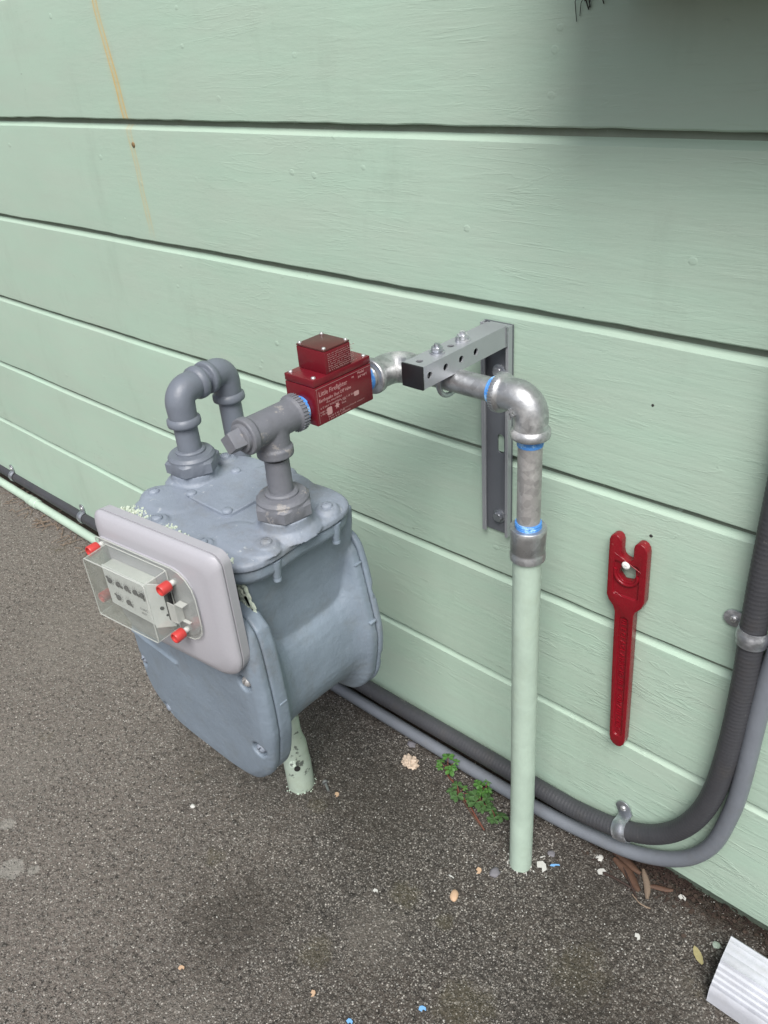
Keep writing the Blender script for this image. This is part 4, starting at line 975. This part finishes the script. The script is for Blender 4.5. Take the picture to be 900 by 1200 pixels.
def strap(c, ax, tabdir, r, label, group, w_=.021):
    """one-hole strap: band over the conduit, flat tab and screw on the wall. ax = conduit direction, tabdir = direction of tab in the wall plane"""
    t = thing('conduit_strap', label, 'strap', c, group)
    c = Vector(c); ax = Vector(ax).normalized(); td = Vector(tabdir); td = (td-ax*td.dot(ax)).normalized(); out = Vector((0, -1, 0))
    def pt(a_, rr, s): return c+td*(rr*math.cos(a_))+out*(rr*math.sin(a_))+ax*s
    b = B(); rings = []
    for a_ in np.linspace(PI*1.05, 0, 22):
        ring = []
        for s, dr in ((-w_/2, 0), (-w_/2, .0012), (-w_*.30, .0013), (-w_*.22, .0022), (0, .0024), (w_*.22, .0022), (w_*.30, .0013), (w_/2, .0012), (w_/2, 0)): ring.append(pt(a_, r+.0004+dr, s))
        rings.append(ring)
    b.loft(rings)
    band = b.obj('strap_band', 'zinc', t, 50)
    # tab: flat plate on the wall
    y = -.0016; p = c+td*(r); base = Vector((p.x, y, p.z))
    m = Matrix((td, ax, out)).transposed().to_4x4(); m.translation = base
    if m.determinant() < 0: m = Matrix((td, -ax, out)).transposed().to_4x4(); m.translation = base
    ol = [(-.001, -w_/2), (.008, -w_/2)]+[(.0125+.0110*math.cos(a_), .0110*math.sin(a_)) for a_ in np.linspace(-PI/2, PI/2, 12)]+[(.008, w_/2), (-.001, w_/2)]
    b = B().prism(ol, 0, .0026, m); b.box((-.0008, -w_/2, -.0001), (.0012, w_/2, -(c.y+.0010)+.0), m); b.obj('strap_tab', 'zinc', t, 30, .0003)
    b = B(); b.lathe([(.0046, .0025), (.0046, .0036), (.0036, .0050), (.0015, .0056)], m @ Matrix.Translation((.0115, 0, 0)), 20)
    mm = m @ Matrix.Translation((.0115, 0, 0)) @ Matrix.Rotation(.5, 4, 'Z'); cc = B().box((-.0030, -.0005, .003), (.0030, .0005, .006), mm); cc.box((-.0005, -.0030, .003), (.0005, .0030, .0061), mm)
    b.obj('strap_screw', 'screw', t, 40, cut=cc)
    settle(t)
strap((-.3065, -.0185, .0885), (.93, 0, .38), (-.25, 0, 1), .0147, 'silver strap clamping the dark hose where it begins to curve upward', 'conduit straps')
strap((-.1905, -.0185, .5120), (0, 0, 1), (-1, 0, 0), .0147, 'silver strap clamping the vertical stretch of hose right of the wrench', 'conduit straps')
strap((-1.865, -.0045, .0470), (1, 0, 0), (0, 0, 1), .0147, 'small bright strap on the hose just left of the meter dial box', 'conduit straps')
strap((-2.27, -.0005, .0415), (1, 0, 0), (0, 0, 1), .0147, 'small bright strap on the hose at the far left end', 'conduit straps')

# ------------------------------------------------------------------ white downspout
def downspout():
    t = thing('downspout_elbow', 'white fluted aluminium downspout end lying on asphalt at lower right', 'downspout', (-.10, -.08, 0))
    # cross-section in (y, z), open end towards -x
    def sec(x, k=0):
        top = []; y0, y1, z0, z1 = -.121, -.047, .004, .050
        P = [(y1, z0), (y1, z1-.003), (y1-.003, z1)]
        for yy in np.linspace(y1-.007, y0+.036, 9): P.append((yy, z1-.0006+.0006*math.cos((yy-y1)*600)))
        # ribs along the near side, stepping down
        zz = z1
        for g in (.0330, .0255, .0190, .0125, .0065):
            P += [(y0+g, zz), (y0+g-.0012, zz-.0038), (y0+g-.0028, zz-.0040), (y0+g-.0040, zz-.0016)]; zz -= .0030
        P += [(y0+.0005, zz-.002), (y0-.0010, zz-.010), (y0-.0010, z0+.001), (y0+.001, z0)]
        cy, cz = -.084, .027
        return [(x+.22*(z-.004)*0-.10*(y-cy)*0, cy+(y-cy)*(1+k), cz+(z-cz)*(1+k)) for y, z in P]
    b = B(); A = []; xs = [-.130, -.1285, -.10, -.05, .0, .05, .12, .20]
    tw = lambda p: (p[0]+(p[1]+.08)*(-.06), p[1]-(p[0]+.13)*.03, p[2]+(p[0]+.13)*.03)
    outer = [[tw(q) for q in sec(x)] for x in xs]; inner = [[tw(q) for q in sec(x, -.05)] for x in xs[::-1]]
    n = len(outer[0]); rings = outer+inner; vs = [p for r_ in rings for p in r_]; m_ = len(rings)
    fs = [(i*n+k, i*n+(k+1) % n, ((i+1) % m_)*n+(k+1) % n, ((i+1) % m_)*n+k) for i in range(m_) for k in range(n)]
    b.add(vs, fs); b.obj('downspout_shell', 'white', t, 28)
    settle(t)
downspout()

# ------------------------------------------------------------------ weeds
def leaflet(b, m, L, W):
    """pointed, coarsely toothed leaflet along local +y"""
    side = [(.03, .05), (.13, .30), (.26, .44), (.22, .52), (.33, .64), (.26, .70), (.27, .84), (.14, .86)]
    P = [(0, 0)]+[(x*W, y*L) for x, y in side]+[(0, L)]+[(-x*W, y*L) for x, y in side[::-1]]
    n = len(P); top = [(x, y, .30*abs(x)-.25*L*(y/L)**2) for x, y in P]; c = n; top.append((0, .55*L, -.08*L))
    bot = [(v[0], v[1], v[2]-.0003) for v in top]; o = len(top)
    fs = [(k, (k+1) % n, c) for k in range(n)]+[((k+1) % n+o, k+o, c+o) for k in range(n)]+[(k, k+o, (k+1) % n+o, (k+1) % n) for k in range(n)]
    b.add(top+bot, fs, m)
def weed(x, y, size, nl, label, seed, mats=('leaf', 'leaf2'), h=.012):
    random.seed(seed); t = thing('weed', label, 'weed', (x, y, 0), 'small weeds beside the green riser')
    for i in range(nl):
        a_ = 2*PI*i/nl+random.uniform(-.5, .5); rr = size*random.uniform(.35, .75); hh = h*random.uniform(.7, 1.6)
        tip = Vector((x+rr*math.cos(a_), y+rr*math.sin(a_), hh))
        b = B().tube([(x, y, 0), (x+rr*.4*math.cos(a_), y+rr*.4*math.sin(a_), hh*.8), tuple(tip)], [.0007, .0006, .0005], 6); b.obj('stem', 'stem', t, 60)
        b = B(); L = size*random.uniform(.32, .70)
        for k in range(5):
            th = a_-PI/2+(k-2)*1.12+random.uniform(-.15, .15)
            m = Matrix.Translation(tip) @ Matrix.Rotation(th, 4, 'Z') @ Matrix.Rotation(random.uniform(-.15, .35), 4, 'X')
            leaflet(b, m, L*(1-.08*abs(k-2)), L*.95)
        b.obj('leaf', random.choice(mats), t, 60)
    settle(t)
weed(-.6125, -.0430, .021, 6, 'bright green weed growing against the thin conduit, furthest from riser', 1, ('leaf',), .026)
weed(-.5725, -.0640, .021, 5, 'green weed left of the others at a reddish stem, away from the wall', 2)
weed(-.5330, -.0560, .024, 8, 'largest dark green weed in the middle of the cluster', 3, ('leaf2',))
weed(-.5400, -.0360, .021, 6, 'yellowish green weed with pointed leaves close to conduit and riser', 4, ('leaf',), .02)
weed(-.4980, -.0660, .018, 6, 'small dark weed touching the left side of the green riser', 5, ('leaf2',))
random.seed(21)
P = [(-.628, -.030, .003), (-.612, -.045, .004), (-.590, -.052, .0035), (-.573, -.062, .004), (-.548, -.070, .003), (-.524, -.082, .0035), (-.500, -.093, .002)]
tag(B().tube(smooth_path(P, 40), .0013, 8, wob=.3).obj('runner_stem', 'stem', None, 60), 'reddish creeping stem lying on asphalt under the weeds', 'stem')
tag(B().tube(smooth_path([(-.600, -.046, .002), (-.585, -.058, .002), (-.566, -.066, .002), (-.54, -.078, .002), (-.51, -.09, .002)], 30), .0016, 8, wob=.3).obj('dry_stalk', 'brownleaf', None, 60), 'dry brown stalk lying beside the reddish creeping stem', 'stem')

# ------------------------------------------------------------------ litter on the asphalt
def lump(x, y, rx, ry, h, seed, sub=3, rough=.35, fr=3, rot=0):
    bm = bmesh.new(); bmesh.ops.create_icosphere(bm, subdivisions=sub, radius=1)
    for v in bm.verts:
        n_ = v.co.copy(); d = 1+rough*noise.noise(n_*fr*.5+Vector((seed, 0, 0)))+rough*.5*noise.noise(n_*fr*1.4+Vector((0, seed, 0)))
        p = Vector((n_.x*rx*d, n_.y*ry*d, n_.z*h*d)); p.rotate(Matrix.Rotation(rot, 3, 'Z')); v.co = p+Vector((x, y, h*.45))
    b = B(); b.add([v.co[:] for v in bm.verts], [tuple(v.index for v in f.verts) for f in bm.faces]); bm.free(); return b
def flake(x, y, pts, z=.002, th=.0008, rot=0, s=1, curl=0):
    b = B(); c, sn = math.cos(rot), math.sin(rot)
    P = [((px*c-py*sn)*s+x, (px*sn+py*c)*s+y) for px, py in pts]; n = len(P)
    zz = [z+curl*s*abs(px) for px, py in pts]
    vs = [(px, py, q) for (px, py), q in zip(P, zz)]+[(px, py, q+th) for (px, py), q in zip(P, zz)]
    b.add(vs, [tuple(range(n-1, -1, -1)), tuple(range(n, 2*n))]+[(i, (i+1) % n, n+(i+1) % n, n+i) for i in range(n)]); return b
def put(b, name, m, label, cat, p, sm=60): 
    o = b.obj(name, m, None, sm); tag(o, label, cat); recentre(o, (p[0], p[1], 0)); return o
put(lump(-.680, -.064, .0135, .0115, .0085, 3, 4, .55, 5), 'crumpled_lump', 'bone', 'crumpled beige lump on asphalt between meter and riser', 'stone', (-.680, -.064))
put(lump(-.7067, -.029, .0085, .006, .0030, 8, 3, .4), 'pebble', 'greystone', 'flat whitish grey pebble just behind the beige lump', 'pebble', (-.7067, -.029))
put(lump(-.468, -.2115, .0062, .0095, .0035, 5, 3, .12, 2, .55), 'seed_husk', 'tan', 'smooth tan oval seed lying in front of the green riser', 'seed', (-.468, -.2115))
put(lump(-.4440, -.143, .0075, .0085, .0035, 9, 3, .3), 'pebble', 'greystone', 'purplish grey pebble left of the riser base', 'pebble', (-.4440, -.143))
put(lump(-.1590+.002, -.0692, .001, .001, .0005, 2, 1), 'grit_grain', 'chip', 'tiny pale grain beside the yellow leaf', 'grit', (-.157, -.0692))
put(lump(-.3360, -.0225, .0055, .0065, .0020, 4, 3, .2), 'pebble', 'chip', 'round pale pebble nearest the conduit strap', 'pebble', (-.3360, -.0225))
put(lump(-.1480, -.0415, .0055, .0052, .0020, 6, 3, .15), 'pebble', 'sleeve', 'round pale green pebble beside the white downspout corner', 'pebble', (-.1480, -.0415))
put(lump(-.3960, -.0620, .0060, .0050, .0022, 16, 3, .2), 'pebble', 'greystone', 'grey pebble right of the riser base', 'pebble', (-.3960, -.0620))
put(lump(-.9088, -.3628, .005, .004, .0025, 12, 2, .4), 'paint_chip', 'chip', 'lone white chip on asphalt below the meter at left', 'paint chip', (-.9088, -.3628))
LEAF = [(-.5, 0), (-.35, .13), (-.1, .2), (.15, .19), (.35, .12), (.45, .10), (.52, -.02), (.38, -.1), (.2, -.17), (-.1, -.19), (-.35, -.12)]
put(flake(-.1605, -.0720, LEAF, .002, .0009, -.75, .026, .12), 'dead_leaf', 'oldleaf', 'small yellow-green dead leaf left of the white downspout', 'leaf', (-.1605, -.0720))
CH = [(-.5, -.1), (-.1, -.25), (.1, -.05), (.5, -.2), (.45, .1), (0, .25), (-.35, .2)]
for i, (x, y, s, rot, m, lab) in enumerate((
    (-.3950, -.0900, .019, -.4, 'chip', 'largest white paint chip right of the riser base'),
    (-.4030, -.0760, .009, 1.0, 'chip', 'thin white paint chip directly beside the riser base'),
    (-.3225, -.0420, .013, 1.2, 'chip', 'white forked paint chip in front of the conduit strap'),
    (-.2130, -.0060, .011, .1, 'chip', 'white paint chip close under the wall right of dead leaves'),
    (-.2344, -.0990, .010, -.7, 'chip', 'white paint chip on open asphalt left of the downspout'),
    (-.4014, -.3641, .010, .7, 'bluechip', 'bright blue scrap at the bottom edge of the frame'),
    (-.4636, -.4372, .009, .3, 'bluechip', 'pale blue scrap lowest in the frame, left of the bright one'),
    (-.3811, -.0764, .015, .75, 'bluechip', 'narrow bluish foil strip between riser and dead leaves'),
    (-.4640, -.1560, .011, -1.0, 'tan', 'small orange-tan flake left of the purplish pebble'),
    (-.6941, -.5391, .009, .7, 'tan', 'small orange flake on the open asphalt at lower left'),
    (-.5265, -.4437, .009, -.8, 'tan', 'small pinkish flake near the bottom centre'),
    (-.7330, -.1922, .010, -.6, 'tan', 'small reddish flake right of the chipped sleeve'),
    (-.4900, -.1900, .010, .1, 'chip', 'thin white flake just behind the tan seed'),
    (-.5630, -.3000+.02, .008, .4, 'chip', 'pale curled flake on the asphalt left of the seed'))):
    asp = .35 if 'strip' in lab or 'thin' in lab else 1
    put(flake(x, y, [(a_, b_*asp*1.5) for a_, b_ in CH], .0015, .0010, rot, s, .1), 'paint_chip' if m != 'tan' else 'bark_flake', m, lab, 'paint chip' if m == 'chip' else ('scrap' if m == 'bluechip' else 'flake'), (x, y))
t = thing('loose_screw', 'small grey metal screw lying by the chipped pipe sleeve', 'screw', (-.755, -.190, 0))
B().tube([(-.762, -.190, .004), (-.748, -.197, .004)], .0022, 10).obj('shank', 'galv', t); B().lathe([(.005, 0), (.005, .003), (.003, .005)], axis((-.764, -.189, .004), (-.9, .4, .2)), 12).obj('head', 'galv', t, 40); settle(t)

# old leaves, bark and twigs heaped under the bend of the conduits
random.seed(33)
def bark(x, y, L, W, rot, m, label, tilt=.1):
    b = B(); N = 12; rows = []
    for i in range(N+1):
        t_ = i/N; w_ = W*math.sin(PI*min(1, .12+.8*t_))**.7; row = []
        for k in range(5):
            s_ = (k/4-.5)*2; row.append((L*(t_-.5), s_*w_*.5+.15*W*math.sin(5*t_+rot), .0015+.22*W*(1-s_*s_)+tilt*L*(t_-.5)*.5+tilt*L*.25))
        rows.append(row)
    mm = Matrix.Translation((x, y, 0)) @ Matrix.Rotation(rot, 4, 'Z')
    vs = [p for r_ in rows for p in r_]; n = len(vs)
    fs = [(i*5+k, i*5+k+1, (i+1)*5+k+1, (i+1)*5+k) for i in range(N) for k in range(4)]
    vs2 = [(p[0], p[1], p[2]-.0006) for p in vs]
    fs2 = [tuple(reversed([q+n for q in f])) for f in fs]
    rim = [k for k in range(5)]+[i*5+4 for i in range(1, N+1)]+[N*5+k for k in range(3, -1, -1)]+[i*5 for i in range(N-1, 0, -1)]
    fs3 = [(rim[i], rim[(i+1) % len(rim)], rim[(i+1) % len(rim)]+n, rim[i]+n) for i in range(len(rim))]
    b.add(vs+vs2, fs+fs2+fs3, mm); o = b.obj('dead_leaf', m, None, 60); tag(o, label, 'leaf', 'brown leaf litter under the conduit bend'); recentre(o, (x, y, 0))
bark(-.290, -.022, .062, .015, -.45, 'brownleaf', 'longest brown dead leaf lying under the conduit bend', .1)
bark(-.262, -.020, .050, .010, -1.0, 'needle', 'pale brown curled leaf pointing away from the conduit bend', .12)
bark(-.300, -.004, .050, .013, -.15, 'brownleaf', 'dark brown leaf tucked behind the others below the strap', .1)
bark(-.243, -.012, .034, .009, .5, 'brownleaf', 'short brown leaf at the right end of the leaf litter', .15)
def twig(P, r, label, m='twig'):
    o = B().tube(smooth_path(P, 16), r, 7, wob=.5).obj('twig', m, None, 60); tag(o, label, 'twig', 'twigs in the leaf litter'); recentre(o, (P[0][0], P[0][1], 0))
twig([(-.318, -.042, .003), (-.295, -.040, .004), (-.268, -.038, .003)], .0017, 'straight dark twig in front of the brown leaves')
twig([(-.305, -.012, .003), (-.285, -.030, .006), (-.262, -.048, .003)], .0013, 'thin dark twig crossing over the longest brown leaf')
twig([(-.270, -.046, .002), (-.255, -.052, .002), (-.240, -.050, .002)], .0010, 'pale splinter at the near edge of the leaf litter', 'needle')
b = B()
for i in range(900):
    x = random.uniform(-1.15, -.06) if i % 3 else random.uniform(-.36, -.20); y = .022-abs(random.gauss(0, .020)) ; L = random.uniform(.004, .018); a_ = random.uniform(0, PI); z = .001
    r = random.uniform(.0003, .0009)
    b.tube([(x, y, z), (x+L*.5*math.cos(a_), y+L*.5*math.sin(a_)*.7, z+random.uniform(0, .002)), (x+L*math.cos(a_+.2), min(.022, y+L*math.sin(a_)*.7), z+random.uniform(0, .002))], r, 4)
o = b.obj('leaf_litter', 'twig', None, 60); o['kind'] = 'stuff'; tag(o, 'dark crumbled plant litter along the foot of the wall', 'litter')
b = B()
for i in range(260):
    x = random.uniform(-.36, -.16) if i % 2 else random.uniform(-.95, -.06); y = .020-abs(random.gauss(0, .026)); q = random.uniform(.0012, .0040); a_ = random.uniform(0, PI); asp = random.uniform(.3, .9)
    ring = [(q*math.cos(k*PI/3+.3)*random.uniform(.7, 1.3), asp*q*math.sin(k*PI/3+.3)*random.uniform(.7, 1.3)) for k in range(6)]
    mm = Matrix.Translation((x, min(y, .020), .0012)) @ Matrix.Rotation(a_, 4, 'Z') @ Matrix.Rotation(random.uniform(-.5, .5), 4, 'X')
    b.prism(ring, 0, .0006, mm)
o = b.obj('leaf_crumbs', 'crumb', None, 60); o['kind'] = 'stuff'; tag(o, 'brown crumbled leaf bits gathered in the corner of wall and ground', 'litter')
b = B()
for i in range(90):
    x = -1.95+random.gauss(0, .16) if i % 2 else random.uniform(-2.4, -1.2); y = -.055+random.gauss(0, .025); L = random.uniform(.015, .05); a_ = random.uniform(0, PI)
    b.tube([(x, y, .002), (x+L*.5*math.cos(a_), y+L*.5*math.sin(a_), random.uniform(.002, .01)), (x+L*math.cos(a_+.4), min(-.02, y+L*math.sin(a_+.4)), .003)], random.uniform(.0005, .0012), 5)
o = b.obj('dry_grass', 'needle', None, 60); o['kind'] = 'stuff'; tag(o, 'dry grass and needles on the ground at far left', 'dry grass')
# lint and insect debris stuck to the wall near the top
b = B()
for i in range(14):
    x, z = -.440+random.gauss(0, .005), 1.128+random.uniform(-.012, .03)
    b.tube([(x, -.0014, z), (x+random.uniform(-.005, .004), -.004, z-random.uniform(.004, .012)), (x+random.uniform(-.006, .004), -.0018, z-random.uniform(.012, .026))], random.uniform(.0003, .0008), 5)
put(b, 'wall_debris', 'web', 'dark cobweb debris stuck on the siding near the top edge', 'debris', (-.440, 0))
